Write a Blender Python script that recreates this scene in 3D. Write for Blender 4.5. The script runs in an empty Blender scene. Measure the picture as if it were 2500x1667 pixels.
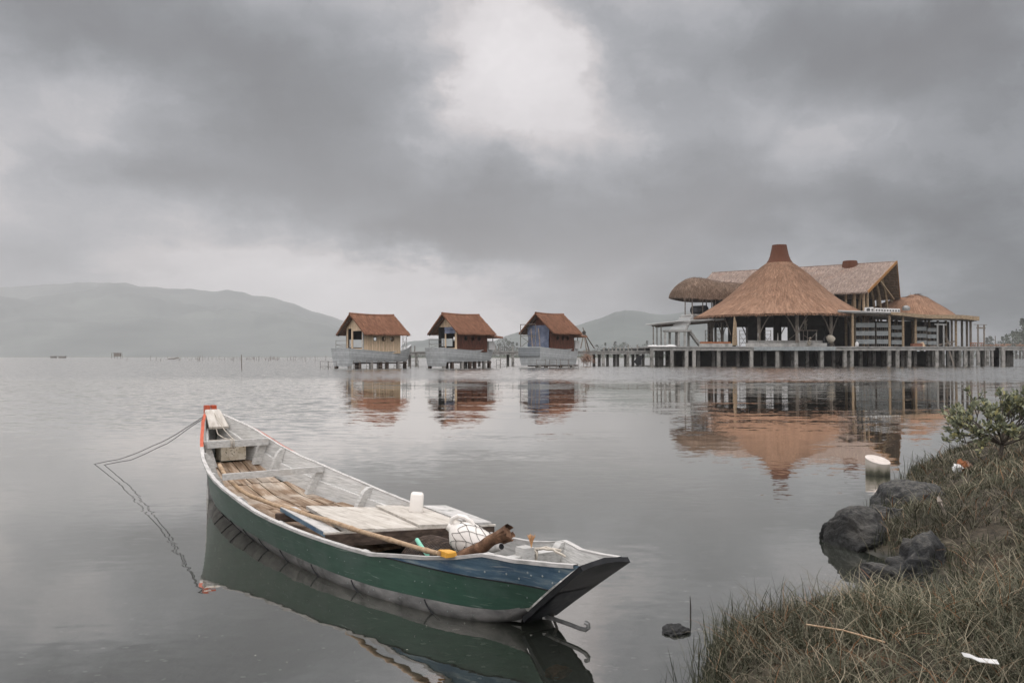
import bpy, math, random
import numpy as np
from mathutils import Vector, Matrix, noise
R = math.radians
random.seed(7); rng = np.random.default_rng(7)
SC = bpy.context.scene
COL = SC.collection
F, HY, CH = 2200.0, 871.0, 1.4            # focal length in photo pixels, horizon row, eye height above the water

# ---------------------------------------------------------------- camera
cam = bpy.data.cameras.new('camera'); camo = bpy.data.objects.new('camera', cam); COL.objects.link(camo)
camo.location = (0, 0, CH)
camo.rotation_euler = (R(90) + math.atan((HY - 833.5) / F), 0, 0)
cam.sensor_width = 36; cam.lens = 36 * F / 2500
cam.clip_start = .05; cam.clip_end = 30000
SC.camera = camo
# ---------------------------------------------------------------- exposure
SC.view_settings.view_transform = 'Standard'; SC.view_settings.look = 'None'
SC.view_settings.exposure = 0.0; SC.view_settings.gamma = 1
SC.render.engine = 'CYCLES'
SC.cycles.use_denoising = True
SC.cycles.max_bounces = 8; SC.cycles.transparent_max_bounces = 16; SC.cycles.volume_bounces = 1
SC.cycles.caustics_reflective = False; SC.cycles.caustics_refractive = False
SC.cycles.sample_clamp_indirect = 4

# ---------------------------------------------------------------- node helper
class NT:
    def __init__(s, tree): s.t = tree; s.L = tree.links
    def n(s, typ, **kw):
        nd = s.t.nodes.new(typ)
        for k, v in kw.items():
            if k == 'ins':
                for i, val in v.items(): s.put(nd.inputs[i], val)
            else: setattr(nd, k, v)
        return nd
    def put(s, sock, val):
        if isinstance(val, bpy.types.NodeSocket): s.L.new(val, sock)
        elif isinstance(val, bpy.types.Node): s.L.new(val.outputs[0], sock)
        else: sock.default_value = val
    def math(s, op, a, b=0.0, c=0.0, clamp=False):
        nd = s.t.nodes.new('ShaderNodeMath'); nd.operation = op; nd.use_clamp = clamp
        s.put(nd.inputs[0], a); s.put(nd.inputs[1], b); s.put(nd.inputs[2], c)
        return nd.outputs[0]
    def vec(s, op, a, b=(0, 0, 0), out=0):
        nd = s.t.nodes.new('ShaderNodeVectorMath'); nd.operation = op
        s.put(nd.inputs[0], a); s.put(nd.inputs[1], b)
        return nd.outputs[out]
    def mix(s, fac, a, b, blend='MIX'):
        nd = s.t.nodes.new('ShaderNodeMix'); nd.data_type = 'RGBA'; nd.blend_type = blend
        s.put(nd.inputs[0], fac); s.put(nd.inputs[6], a); s.put(nd.inputs[7], b)
        return nd.outputs[2]
    def noise(s, v, scale=1.0, detail=4.0, rough=.5, dist=0.0, out=0):
        nd = s.t.nodes.new('ShaderNodeTexNoise')
        s.put(nd.inputs['Vector'], v); s.put(nd.inputs['Scale'], scale); s.put(nd.inputs['Detail'], detail)
        s.put(nd.inputs['Roughness'], rough); s.put(nd.inputs['Distortion'], dist)
        return nd.outputs[out]
    def ramp(s, fac, stops, interp='LINEAR'):
        nd = s.t.nodes.new('ShaderNodeValToRGB'); e = nd.color_ramp.elements; nd.color_ramp.interpolation = interp
        for i, (p, c) in enumerate(stops):
            if i > 1: e.new(p)
            e[i].position = p
            e[i].color = (c, c, c, 1) if isinstance(c, (int, float)) else (*c, 1)
        s.put(nd.inputs[0], fac)
        return nd.outputs[0]
    def mapr(s, v, a, b, c=0., d=1., smooth=False):
        nd = s.t.nodes.new('ShaderNodeMapRange'); nd.clamp = True
        if smooth: nd.interpolation_type = 'SMOOTHSTEP'
        for i, val in enumerate((v, a, b, c, d)): s.put(nd.inputs[i], val)
        return nd.outputs[0]
    def mapping(s, v, scale=(1, 1, 1), loc=(0, 0, 0), rot=(0, 0, 0)):
        nd = s.t.nodes.new('ShaderNodeMapping')
        s.put(nd.inputs[0], v); nd.inputs[1].default_value = loc; nd.inputs[2].default_value = rot; nd.inputs[3].default_value = scale
        return nd.outputs[0]

# ---------------------------------------------------------------- sky (world) and sun
SUN_EL, SUN_AZ = R(62), R(-25)             # azimuth from +Y towards +X
w = bpy.data.worlds.new('World'); SC.world = w; w.use_nodes = True
w.node_tree.nodes.clear(); W = NT(w.node_tree)
tc = W.n('ShaderNodeTexCoord').outputs['Generated']
sep = W.n('ShaderNodeSeparateXYZ', ins={0: tc})
dx, dy, dz = sep.outputs
az = W.math('ARCTAN2', dx, dy); el = W.math('ARCSINE', W.math('MAXIMUM', dz, 0.0))
comb = W.n('ShaderNodeCombineXYZ', ins={0: az, 1: el, 2: 0.0}).outputs[0]
# cloud-layer coordinates: a flat deck seen from below, so shapes shrink towards the horizon
den = W.math('ADD', W.math('MAXIMUM', dz, 0.0), .22)
pl = W.n('ShaderNodeCombineXYZ', ins={0: W.math('DIVIDE', dx, den), 1: W.math('DIVIDE', dy, den), 2: 0.0}).outputs[0]
warp = W.vec('SUBTRACT', W.noise(W.mapping(pl, (1, .9, 1)), 2.0, 7, .58, 0, 1), (.5, .5, .5))
warp2 = W.vec('SUBTRACT', W.noise(comb, 11.0, 7, .6, 0, 1), (.5, .5, .5))
V = W.vec('ADD', comb, W.vec('ADD', W.vec('MULTIPLY', warp, (.21, .11, 0)), W.vec('MULTIPLY', warp2, (.11, .07, 0))))
SRGB = lambda v: ((v / 255 + .055) / 1.055) ** 2.4
# where the cloud deck is thick and thin: (photo column, row, brightness, reach x, reach y)
CTRL = [(60,40,146,.12,.06),(90,230,186,.10,.05),(330,110,150,.12,.06),(300,260,182,.06,.04),(560,150,148,.12,.07),(120,420,180,.12,.04),(330,425,146,.07,.02),
 (60,560,190,.12,.05),(560,330,156,.12,.06),(800,130,152,.12,.07),(780,330,150,.12,.05),(960,60,182,.06,.05),(1000,250,178,.07,.05),(1110,30,204,.05,.05),(1200,120,226,.05,.05),
 (1320,130,231,.06,.05),(1250,320,206,.07,.04),(1400,40,190,.05,.05),(1420,260,212,.05,.05),(1440,370,190,.06,.03),(1560,90,172,.06,.06),(1600,250,172,.07,.05),
 (1850,90,150,.12,.06),(1900,240,166,.08,.04),(2150,190,142,.12,.06),(2420,90,140,.12,.06),(2400,310,146,.1,.05),(2100,360,176,.08,.03),(1800,430,160,.1,.04),
 (1560,470,158,.1,.04),(1250,480,142,.1,.05),(980,530,132,.12,.04),(720,450,146,.1,.04),(480,500,184,.1,.03),(980,620,158,.1,.025),(1300,600,148,.1,.04),
 (1600,580,158,.12,.05),(1900,560,154,.12,.05),(2200,520,140,.12,.04),(2430,500,122,.1,.05),(2450,640,122,.1,.05),(2200,660,142,.12,.05),
 (700,630,208,.1,.03),(420,620,204,.1,.03),(120,660,186,.12,.05),(820,720,212,.12,.04),(1150,720,202,.12,.05),(1480,700,180,.12,.05),(1690,640,162,.12,.05),
 (640,690,212,.1,.04),(1020,790,208,.14,.05),(1240,790,198,.14,.05),(2300,700,146,.12,.05),(2430,770,150,.12,.06)]
ca = np.array([[math.atan((c[0] - 1250) / F), math.atan((HY - c[1]) / F)] for c in CTRL])
cr = np.array([[c[3], c[4]] for c in CTRL]) * 1.25
cl = np.array([SRGB(c[2]) for c in CTRL])
CL = [0.1, 0.269, 0.108, 0.403, 0.1, 0.345, 0.1, 0.408, 0.131, 0.1, 0.1, 0.3, 0.254, 0.577, 0.874, 1.258, 0.738, 0.327, 0.548, 0.486, 0.326, 0.245, 0.1, 0.224, 0.1, 0.1, 0.1, 0.376, 0.141, 0.1, 0.1, 0.1, 0.1, 0.249, 0.1, 0.1, 0.1, 0.1, 0.1, 0.1, 0.1, 0.395, 0.786, 0.55, 0.202, 1.342, 0.728, 0.1, 0.1, 1.273, 1.5, 0.343, 0.1, 0.129]
if CL: cl = np.array(CL)
BASE = .50
D2 = (((ca[:, None, :] - ca[None]) / cr[None]) ** 2).sum(2)
G = np.exp(-D2)
amp = np.linalg.solve(G.T @ G + .12 * np.eye(len(cl)), G.T @ (cl - BASE))
acc = None
for (a, e), (rx, ry), am in zip(ca, cr, amp):
    d = W.vec('MULTIPLY', W.vec('SUBTRACT', V, (float(a), float(e), 0)), (1 / rx, 1 / ry, 0))
    g = W.math('POWER', math.exp(-1), W.vec('DOT_PRODUCT', d, d, out=1))
    acc = W.math('MULTIPLY_ADD', g, float(am), acc if acc is not None else BASE)
dw = W.vec('ADD', pl, W.vec('MULTIPLY', warp, (.35, .35, 0)))
det = W.noise(W.mapping(dw, (1.0, 1.0, 1), (3.1, 1.7, 0), (0, 0, R(25))), 3.0, 9, .58, .25)
puff = W.vec('ADD', V, W.vec('MULTIPLY', W.vec('SUBTRACT', W.noise(comb, 22.0, 5, .6, 0, 1), (.5, .5, .5)), (.05, .04, 0)))
bil = W.math('ABSOLUTE', W.math('MULTIPLY_ADD', W.noise(W.mapping(puff, (1, 1.45, 1), (8.1, 4.7, 0), (0, 0, R(-14))), 6.0, 6, .55, .2), 2.0, -1.0))   # billowed edges
det2 = W.noise(W.mapping(puff, (1, 1.5, 1), (5, 2, 0), (0, 0, R(-12))), 10.0, 9, .60, .2)
edge = W.mapr(det2, .46, .55, -.5, .5, True)                          # torn rims where one layer overlaps the next
detm = W.math('ADD', W.math('MULTIPLY', W.math('SUBTRACT', det, .5), .42), W.math('MULTIPLY', W.math('SUBTRACT', det2, .5), .52))
detm = W.math('ADD', detm, W.math('MULTIPLY', W.math('SUBTRACT', W.math('MINIMUM', bil, .5), .18), -.55))
detm = W.math('ADD', detm, W.math('MULTIPLY', edge, .07))
fade = W.mapr(el, R(1), R(6), .25, 1.0)
lum = W.math('MULTIPLY', acc, W.math('MULTIPLY_ADD', detm, fade, 1.0))
lum = W.math('MINIMUM', lum, W.math('MULTIPLY_ADD', lum, .25, .52))
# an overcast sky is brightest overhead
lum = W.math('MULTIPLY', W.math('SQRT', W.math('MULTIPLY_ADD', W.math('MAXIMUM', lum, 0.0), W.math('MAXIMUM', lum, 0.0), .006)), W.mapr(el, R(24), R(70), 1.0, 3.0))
# and behind the camera it is raised to light the faces turned this way
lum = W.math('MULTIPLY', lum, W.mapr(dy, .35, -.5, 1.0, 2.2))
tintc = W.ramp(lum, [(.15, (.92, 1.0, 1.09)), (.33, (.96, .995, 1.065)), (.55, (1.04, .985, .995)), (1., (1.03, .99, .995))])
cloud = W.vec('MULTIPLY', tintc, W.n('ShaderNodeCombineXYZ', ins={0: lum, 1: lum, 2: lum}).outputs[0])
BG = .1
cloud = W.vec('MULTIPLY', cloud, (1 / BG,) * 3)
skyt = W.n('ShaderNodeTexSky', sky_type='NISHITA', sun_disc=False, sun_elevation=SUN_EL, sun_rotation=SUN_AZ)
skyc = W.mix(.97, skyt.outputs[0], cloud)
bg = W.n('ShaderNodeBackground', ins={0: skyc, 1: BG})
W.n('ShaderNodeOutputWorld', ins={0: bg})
w.cycles.sampling_method = 'MANUAL'; w.cycles.sample_map_resolution = 512

sl = bpy.data.lights.new('sun', 'SUN'); sl.energy = .8; sl.angle = R(25); sl.color = (1, .96, .9)
so = bpy.data.objects.new('sun', sl); COL.objects.link(so)
sd = Vector((math.sin(SUN_AZ) * math.cos(SUN_EL), math.cos(SUN_AZ) * math.cos(SUN_EL), math.sin(SUN_EL)))
so.rotation_euler = sd.to_track_quat('Z', 'Y').to_euler(); so.location = (0, 0, 60)

# ---------------------------------------------------------------- geometry helpers
def P(px, py, Y):                          # a point of the photo at depth Y (design-time measuring)
    return Vector(((px - 1250) / F * Y, Y, CH - (py - HY) / F * Y))
def X_(px, Y): return (px - 1250) / F * Y
def Z_(py, Y): return CH - (py - HY) / F * Y
def PZ(px, py, z=0.0):
    Y = (CH - z) * F / (py - HY)
    return Vector(((px - 1250) / F * Y, Y, z))

class MB:
    def __init__(s): s.v = []; s.f = []; s.t = []; s.g = []
    def add(s, verts, faces, tint=None, gr=None):
        b = len(s.v); tint = random.random() if tint is None else tint
        s.v += [tuple(v) for v in verts]; s.f += [tuple(i + b for i in f) for f in faces]
        s.t += [tint] * len(verts); s.g += list(gr) if gr else [(v[0], v[1], v[2]) for v in verts]
        return s
    def box(s, c, size, rot=None, tint=None, taper=1.0):
        x, y, z = [k / 2 for k in size]
        vs = [Vector((a * x * (taper if d > 0 else 1), b * y * (taper if d > 0 else 1), d * z)) for d in (-1, 1) for a, b in ((-1, -1), (1, -1), (1, 1), (-1, 1))]
        if rot is not None: vs = [rot @ v for v in vs]
        c = Vector(c)
        return s.add([v + c for v in vs], [(3, 2, 1, 0), (4, 5, 6, 7), (0, 1, 5, 4), (1, 2, 6, 5), (2, 3, 7, 6), (3, 0, 4, 7)], tint)
    def bar(s, p0, p1, wd, ht, up=(0, 0, 1), tint=None):
        p0, p1 = Vector(p0), Vector(p1); d = (p1 - p0); ln = d.length; d.normalize()
        side = d.cross(Vector(up))
        if side.length < 1e-4: side = d.cross(Vector((1, 0, 0)))
        side.normalize(); u = side.cross(d)
        vs = [p + side * a * wd / 2 + u * b * ht / 2 for p in (p0, p1) for a, b in ((-1, -1), (1, -1), (1, 1), (-1, 1))]
        return s.add(vs, [(3, 2, 1, 0), (4, 5, 6, 7), (0, 1, 5, 4), (1, 2, 6, 5), (2, 3, 7, 6), (3, 0, 4, 7)][::1], tint)
    def tube(s, pts, r, n=8, tint=None, cap=True):
        pts = [Vector(p) for p in pts]; m = len(pts)
        rs = r if isinstance(r, (list, tuple)) else [r] * m
        vs = []; fs = []; ref = None
        for i, p in enumerate(pts):
            d = (pts[min(i + 1, m - 1)] - pts[max(i - 1, 0)])
            if d.length < 1e-9: d = Vector((0, 0, 1))
            d.normalize()
            if ref is None: ref = d.orthogonal().normalized()
            ref = (ref - d * ref.dot(d)); ref = ref.normalized() if ref.length > 1e-6 else d.orthogonal().normalized()
            b = d.cross(ref)
            for k in range(n):
                a = 2 * math.pi * k / n
                vs.append(p + (ref * math.cos(a) + b * math.sin(a)) * rs[i])
        for i in range(m - 1):
            for k in range(n):
                k2 = (k + 1) % n
                fs.append((i * n + k, i * n + k2, (i + 1) * n + k2, (i + 1) * n + k))
        if cap: fs += [tuple(range(n - 1, -1, -1)), tuple(range((m - 1) * n, m * n))]
        return s.add(vs, fs, tint)
    def grid(s, rows, tint=None, gr=None, close=False, flip=False):
        n = len(rows[0]); vs = [p for r_ in rows for p in r_]; fs = []
        for i in range(len(rows) - 1):
            for k in range(n if close else n - 1):
                k2 = (k + 1) % n
                q = (i * n + k, i * n + k2, (i + 1) * n + k2, (i + 1) * n + k)
                fs.append(q[::-1] if flip else q)
        return s.add(vs, fs, tint, [g for r_ in gr for g in r_] if gr else None)
    def lathe(s, prof, c=(0, 0, 0), n=24, tint=None, sx=1, sy=1, capb=False, capt=False):
        c = Vector(c); rows = []; gr = []; L = 0; pr = prof[0]
        for r_, z in prof:
            L += math.hypot(r_ - pr[0], z - pr[1]); pr = (r_, z)
            rows.append([c + Vector((math.cos(2 * math.pi * k / n) * r_ * sx, math.sin(2 * math.pi * k / n) * r_ * sy, z)) for k in range(n)])
            gr.append([(2 * math.pi * k / n * 10, L, 0) for k in range(n)])
        b = len(s.v); s.grid(rows, tint, gr, close=True)
        if capb: s.f.append(tuple(b + k for k in range(n - 1, -1, -1)))
        if capt: s.f.append(tuple(b + (len(rows) - 1) * n + k for k in range(n)))
        return s
    def slab(s, poly, z0, z1, tint=None):
        n = len(poly)
        vs = [(*p[:2], z0) for p in poly] + [(*p[:2], z1) for p in poly]
        return s.add(vs, [tuple(range(n - 1, -1, -1)), tuple(range(n, 2 * n))] + [(i, (i + 1) % n, n + (i + 1) % n, n + i) for i in range(n)], tint)
    def ball(s, c, r, n=10, m=7, tint=None, sc=(1, 1, 1)):
        prof = [(max(1e-3, math.sin(math.pi * i / m)) * r, -math.cos(math.pi * i / m) * r) for i in range(m + 1)]
        c = Vector(c)
        rows = [[c + Vector((math.cos(2 * math.pi * k / n) * a * sc[0], math.sin(2 * math.pi * k / n) * a * sc[1], z * sc[2])) for k in range(n)] for a, z in prof]
        return s.grid(rows, tint, close=True)
    def mesh(s, name):
        me = bpy.data.meshes.new(name); me.from_pydata(s.v, [], s.f); me.update()
        at = me.attributes.new('tint', 'FLOAT', 'POINT'); at.data.foreach_set('value', s.t)
        ag = me.attributes.new('grain', 'FLOAT_VECTOR', 'POINT'); ag.data.foreach_set('vector', [k for g in s.g for k in g])
        return me
    def build(s, name, m, parent=None, smooth=30, base=False):
        if base:                           # put the object's origin at the middle of its foot
            a = np.array(s.v); o = Vector(((a[:, 0].min() + a[:, 0].max()) / 2, (a[:, 1].min() + a[:, 1].max()) / 2, a[:, 2].min()))
            s.v = [tuple(Vector(v) - o) for v in s.v]
        me = s.mesh(name)
        if smooth:
            me.polygons.foreach_set('use_smooth', [True] * len(me.polygons)); me.set_sharp_from_angle(angle=R(smooth))
        o_ = link(name, me, m, parent)
        if base: o_.location = o
        return o_
def link(name, me, m, parent=None):
    if m is not None and not me.materials: me.materials.append(m)
    o = bpy.data.objects.new(name, me); COL.objects.link(o)
    if parent is not None: o.parent = parent
    return o
def empty(name, loc=(0, 0, 0), rz=0.0):
    o = bpy.data.objects.new(name, None); o.empty_display_size = .2; COL.objects.link(o)
    o.location = loc; o.rotation_euler = (0, 0, rz); return o
def tag(o, label=None, cat=None, group=None, kind=None):
    if label: o['label'] = label
    if cat: o['category'] = cat
    if group: o['group'] = group
    if kind: o['kind'] = kind
    return o
def copy_tree(o, parent=None):
    c = o.copy(); COL.objects.link(c); c.parent = parent
    for ch in o.children: copy_tree(ch, c)
    return c
def lerp(t, xs, ys): return float(np.interp(t, xs, ys))

# ---------------------------------------------------------------- materials
def mat(name, stops, scale=6., stretch=(1, 1, 1), rough=.8, bump=.3, bd=.01, tint=.25, metal=0., grain=False,
        spots=None, sscale=40., samt=.58, lines=None, detail=7, blotch=None, spec=.3, scratch=None):
    """stops: colour ramp over fibre noise; spots: (colour) specks; lines: (axis weights, period, width, colour, depth) board joints;
    blotch: (colour, scale, low, high) larger worn patches"""
    m = bpy.data.materials.new(name); m.use_nodes = True; m.node_tree.nodes.clear(); N = NT(m.node_tree)
    co = N.n('ShaderNodeAttribute', attribute_name='grain').outputs['Vector'] if grain else N.n('ShaderNodeTexCoord').outputs['Object']
    ti = N.n('ShaderNodeAttribute', attribute_name='tint').outputs['Fac']
    off = N.vec('MULTIPLY', N.n('ShaderNodeCombineXYZ', ins={0: ti, 1: ti, 2: ti}).outputs[0], (7.3, 3.1, 5.7))
    mp = N.mapping(N.vec('ADD', co, off), stretch)
    nz = N.noise(mp, scale, detail, .6, .2)
    c = N.ramp(N.mapr(nz, .28, .72), [(i / (len(stops) - 1), s_) for i, s_ in enumerate(stops)])
    if blotch:
        if len(blotch) == 6: blotch = (blotch[:3], *blotch[3:])
        bn = N.noise(co, blotch[1], 6, .62, .3)
        c = N.mix(N.mapr(bn, blotch[2], blotch[3]), c, (*blotch[0], 1))
    h = nz
    if spots:
        sn = N.noise(N.mapping(co, stretch if False else (1, 1, 1)), sscale, 3, .6)
        c = N.mix(N.mapr(sn, samt, samt + .05), c, (*spots, 1))
    if scratch:
        sc = N.noise(N.mapping(N.vec('ADD', co, N.vec('MULTIPLY', N.noise(co, 2.0, 2, .5, 0, 1), (0, 0, .10))), scratch[1]), scratch[2], 4, .55)
        pat = N.noise(co, 1.7, 4, .6)
        c = N.mix(N.math('MULTIPLY', N.mapr(sc, scratch[3], scratch[3] + .04), N.mapr(pat, .42, .6)), c, (*scratch[0], 1))
    if tint:
        k = N.math('MULTIPLY_ADD', ti, 2 * tint, 1 - tint)
        c = N.vec('MULTIPLY', c, N.n('ShaderNodeCombineXYZ', ins={0: k, 1: k, 2: k}).outputs[0])
    if lines:
        axw, per, wd, lc, dep = lines
        d = N.vec('DOT_PRODUCT', co, axw, out=1)
        fr = N.math('FRACT', N.math('DIVIDE', d, per))
        lw = N.mapr(N.math('ABSOLUTE', N.math('SUBTRACT', fr, .5)), .5 - wd, .5 - wd * .4)
        bid = N.math('FLOOR', N.math('DIVIDE', d, per))
        wn = N.n('ShaderNodeTexWhiteNoise', noise_dimensions='1D'); N.put(wn.inputs['W'], bid)
        kk = N.math('MULTIPLY_ADD', wn.outputs[0], .24, .88)
        c = N.vec('MULTIPLY', c, N.n('ShaderNodeCombineXYZ', ins={0: kk, 1: kk, 2: kk}).outputs[0])
        c = N.mix(lw, c, (*lc, 1))
        h = N.math('MULTIPLY_ADD', lw, -dep, nz)
    b = N.n('ShaderNodeBsdfPrincipled', ins={'Base Color': c, 'Roughness': rough, 'Metallic': metal, 'Specular IOR Level': spec})
    if bump:
        bn = N.n('ShaderNodeBump', ins={'Strength': bump, 'Distance': bd, 'Height': h}); N.put(b.inputs['Normal'], bn)
    N.n('ShaderNodeOutputMaterial', ins={0: b})
    return m
M = {}
M['green'] = mat('green paint', [(.009, .040, .026), (.014, .056, .036), (.024, .072, .048)], 4, (1.2, 1.2, 9), .42, .3, .004, .04, spots=(.26, .30, .28), sscale=60, samt=.72, spec=.45, blotch=(.050, .085, .072, 3.4, .50, .74), scratch=((.17, .22, .19), (1.6, 1.6, 46), 3.0, .635))
M['blue'] = mat('worn blue paint', [(.035, .075, .115), (.085, .145, .20), (.22, .27, .28)], 5, (1, 1.5, 9), .55, .3, .004, .04, blotch=(.015, .055, .13, 4.0, .50, .72), scratch=((.30, .33, .33), (1.5, 1.5, 40), 3.5, .62))
M['sheet'] = mat('galvanised sheet', [(.10, .10, .10), (.19, .19, .185), (.30, .29, .28)], 5, (1, 2, 3), .48, .25, .004, .12, metal=.25, blotch=(.045, .047, .045, 5.0, .52, .68), spots=(.42, .41, .38), sscale=45, samt=.70)
M['white'] = mat('worn white paint', [(.31, .31, .295), (.47, .468, .45), (.585, .58, .56)], 6, (1, 4, 14), .65, .55, .006, .08, spots=(.05, .05, .05), sscale=26, samt=.73, blotch=(.42, .38, .32, 3.0, .60, .75))
M['rim'] = mat('gunwale paint', [(.27, .27, .255), (.44, .43, .415), (.55, .54, .52)], 9, (1, 3, 3), .65, .4, .004, .06, blotch=(.16, .17, .15, 7.0, .62, .70))
M['orange'] = mat('orange paint', [(.30, .05, .02), (.46, .085, .035), (.52, .14, .08)], 14, (1, 2, 2), .55, .3, .003, .08)
M['floor'] = mat('bare floor boards', [(.075, .045, .026), (.19, .130, .084), (.39, .325, .255)], 3.2, (1.0, 7, 3), .8, .45, .004, .28, blotch=(.46, .415, .355, 2.2, .54, .76))
M['deck'] = mat('weathered deck boards', [(.30, .27, .23), (.46, .43, .385), (.56, .535, .49)], 5, (1.0, 7, 3), .78, .4, .003, .10, blotch=(.20, .17, .135, 4.0, .60, .76))
M['dark_wood'] = mat('dark wet timber', [(.022, .016, .013), (.060, .042, .032), (.13, .095, .075)], 6, (2, 2, 6), .75, .4, .004, .1)
M['tar'] = mat('black tar', [(.004, .005, .006), (.008, .009, .011), (.02, .021, .023)], 8, (2, 2, 2), .5, .4, .004, .05, spec=.22)
M['tar_grey'] = mat('worn tar', [(.012, .014, .018), (.03, .034, .04), (.075, .08, .085)], 7, (2, 2, 2), .6, .3, .003, .05)
M['bamboo'] = mat('bamboo', [(.20, .125, .07), (.36, .25, .155), (.46, .35, .235)], 9, (1, 4, 4), .5, .25, .003, .05)
M['plastic'] = mat('white plastic', [(.62, .58, .53), (.72, .69, .645), (.77, .74, .70)], 4, (1, 1, 1), .42, .06, .003, .03, blotch=(.50, .44, .36, 5.0, .62, .8), spec=.5)
M['net'] = mat('dark twine', [(.03, .028, .025), (.07, .062, .055)], 30, (1, 1, 1), .9, .2, .002, .1)
M['bark'] = mat('brown bark', [(.035, .018, .011), (.12, .065, .038), (.24, .14, .085)], 14, (1.5, 1.5, 1.5), .85, .8, .006, .1, blotch=(.03, .02, .014, 9., .5, .65))
M['yellow'] = mat('yellow plastic', [(.55, .27, .03), (.66, .36, .06)], 5, (1, 1, 1), .45, .1, .002, .05)
M['mint'] = mat('mint plastic', [(.17, .50, .37), (.26, .60, .46)], 5, (1, 1, 1), .45, .1, .002, .05)
M['rope'] = mat('pale rope', [(.36, .32, .27), (.56, .52, .45)], 60, (1, 1, 1), .9, .6, .003, .1)
M['fray'] = mat('orange frayed rope', [(.45, .22, .09), (.70, .45, .25)], 40, (1, 1, 1), .9, .4, .003, .2)
M['line'] = mat('dark mooring line', [(.035, .033, .03), (.075, .07, .062)], 40, (1, 1, 1), .9, .3, .003, .1)
M['foam'] = mat('dirty foam', [(.30, .25, .17), (.50, .45, .36), (.62, .58, .50)], 9, (1, 1, 1), .9, .5, .006, .05, spots=(.06, .045, .03), sscale=60, samt=.60)
M['steel'] = mat('grey steel', [(.12, .125, .125), (.24, .245, .24), (.34, .34, .33)], 14, (1, 1, 1), .42, .2, .002, .1, metal=.6)
M['bolt'] = mat('bolt heads', [(.10, .13, .13), (.30, .33, .33)], 30, (1, 1, 1), .45, .2, .002, .3, metal=.3)

# ================================================================ SETTING
def simple(name, col, rough=.9):
    return mat(name, [tuple(k * .8 for k in col), tuple(min(1, k * 1.2) for k in col)], 5, (1, 1, 1), rough, .2, .01, .1)

# shoreline (world metres); land lies to its right
SHORE = np.array([(-40, -12), (-6, -3.2), (-1.6, -.6), (-.35, .55), (.16, 1.4), (.42, 2.3), (.58, 3.05), (.76, 3.75), (.99, 4.4), (1.34, 4.85), (1.70, 5.0), (2.05, 5.03), (2.40, 5.12), (2.70, 5.36), (2.68, 6.0),
                  (2.56, 6.6), (2.85, 7.3), (3.3, 8.1), (3.75, 8.9), (4.3, 9.9), (5.0, 11.3), (6.2, 12.9), (8.2, 15.4), (12, 19), (20, 24), (45, 30)])
def sdist(px, py):
    """signed distance to the shoreline, positive on land"""
    px = np.asarray(px, float); py = np.asarray(py, float)
    best = np.full(px.shape, 1e9); sgn = np.ones(px.shape)
    for (x0, y0), (x1, y1) in zip(SHORE[:-1], SHORE[1:]):
        ex, ey = x1 - x0, y1 - y0; L2 = ex * ex + ey * ey
        t = np.clip(((px - x0) * ex + (py - y0) * ey) / L2, 0, 1)
        d = np.hypot(px - x0 - t * ex, py - y0 - t * ey)
        cr = ex * (py - y0) - ey * (px - x0)
        upd = d < best - 1e-9
        best = np.where(upd, d, best); sgn = np.where(upd, np.where(cr < 0, 1, -1), sgn)
    return best * sgn
def fnoise(x, y, s, k=0.):
    return np.array([noise.fractal((float(a) * s + k, float(b) * s - k, k), 1.0, 2.0, 4) for a, b in zip(np.ravel(x), np.ravel(y))]).reshape(np.shape(x))
def ground_z(x, y, rough=True):
    x = np.asarray(x, float); y = np.asarray(y, float); d = sdist(x, y)
    land = .02 + .40 * (1 - np.exp(-np.maximum(d, 0) / 1.0)) + .02 * np.minimum(np.maximum(d, 0), 30)
    bed = -.02 - .62 * (1 - np.exp(np.minimum(d, 0) / 5.0))
    z = np.where(d > 0, land, bed)
    if rough:
        near = (np.hypot(x, y) < 40)
        nz = np.zeros(x.shape)
        if near.any(): nz[near] = fnoise(x[near], y[near], .9, 3.3) * .05 + fnoise(x[near], y[near], 3.1, 1.3) * .018
        z = z + nz * np.where(d > 0, np.minimum(1, d / .5), .5)
    return z
def axis(fine0, fine1, step, far):
    a = list(np.arange(fine0, fine1 + 1e-6, step)); k = step
    while a[-1] < far: k *= 1.35; a.append(a[-1] + k)
    k = step
    while a[0] > -far: k *= 1.35; a.insert(0, a[0] - k)
    return np.array(a)
gx, gy = axis(-4., 9., .1, 4400.), axis(.6, 15., .1, 4400.)
gx = np.append(gx[gx < 700], 712.); gy = gy[gy > -280]; gxx, gyy = np.meshgrid(gx, gy); gz = ground_z(gxx, gyy)
gz[np.hypot(gxx, gyy) > 60] = np.minimum(gz[np.hypot(gxx, gyy) > 60], 1.2)
nx, ny = len(gx), len(gy)
me = bpy.data.meshes.new('ground')
idx = np.arange(nx * ny).reshape(ny, nx)
quads = np.stack([idx[:-1, :-1], idx[:-1, 1:], idx[1:, 1:], idx[1:, :-1]], -1).reshape(-1, 4)
me.from_pydata(np.stack([gxx, gyy, gz], -1).reshape(-1, 3).tolist(), [], quads.tolist()); me.update()
me.polygons.foreach_set('use_smooth', [True] * len(me.polygons))
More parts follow.
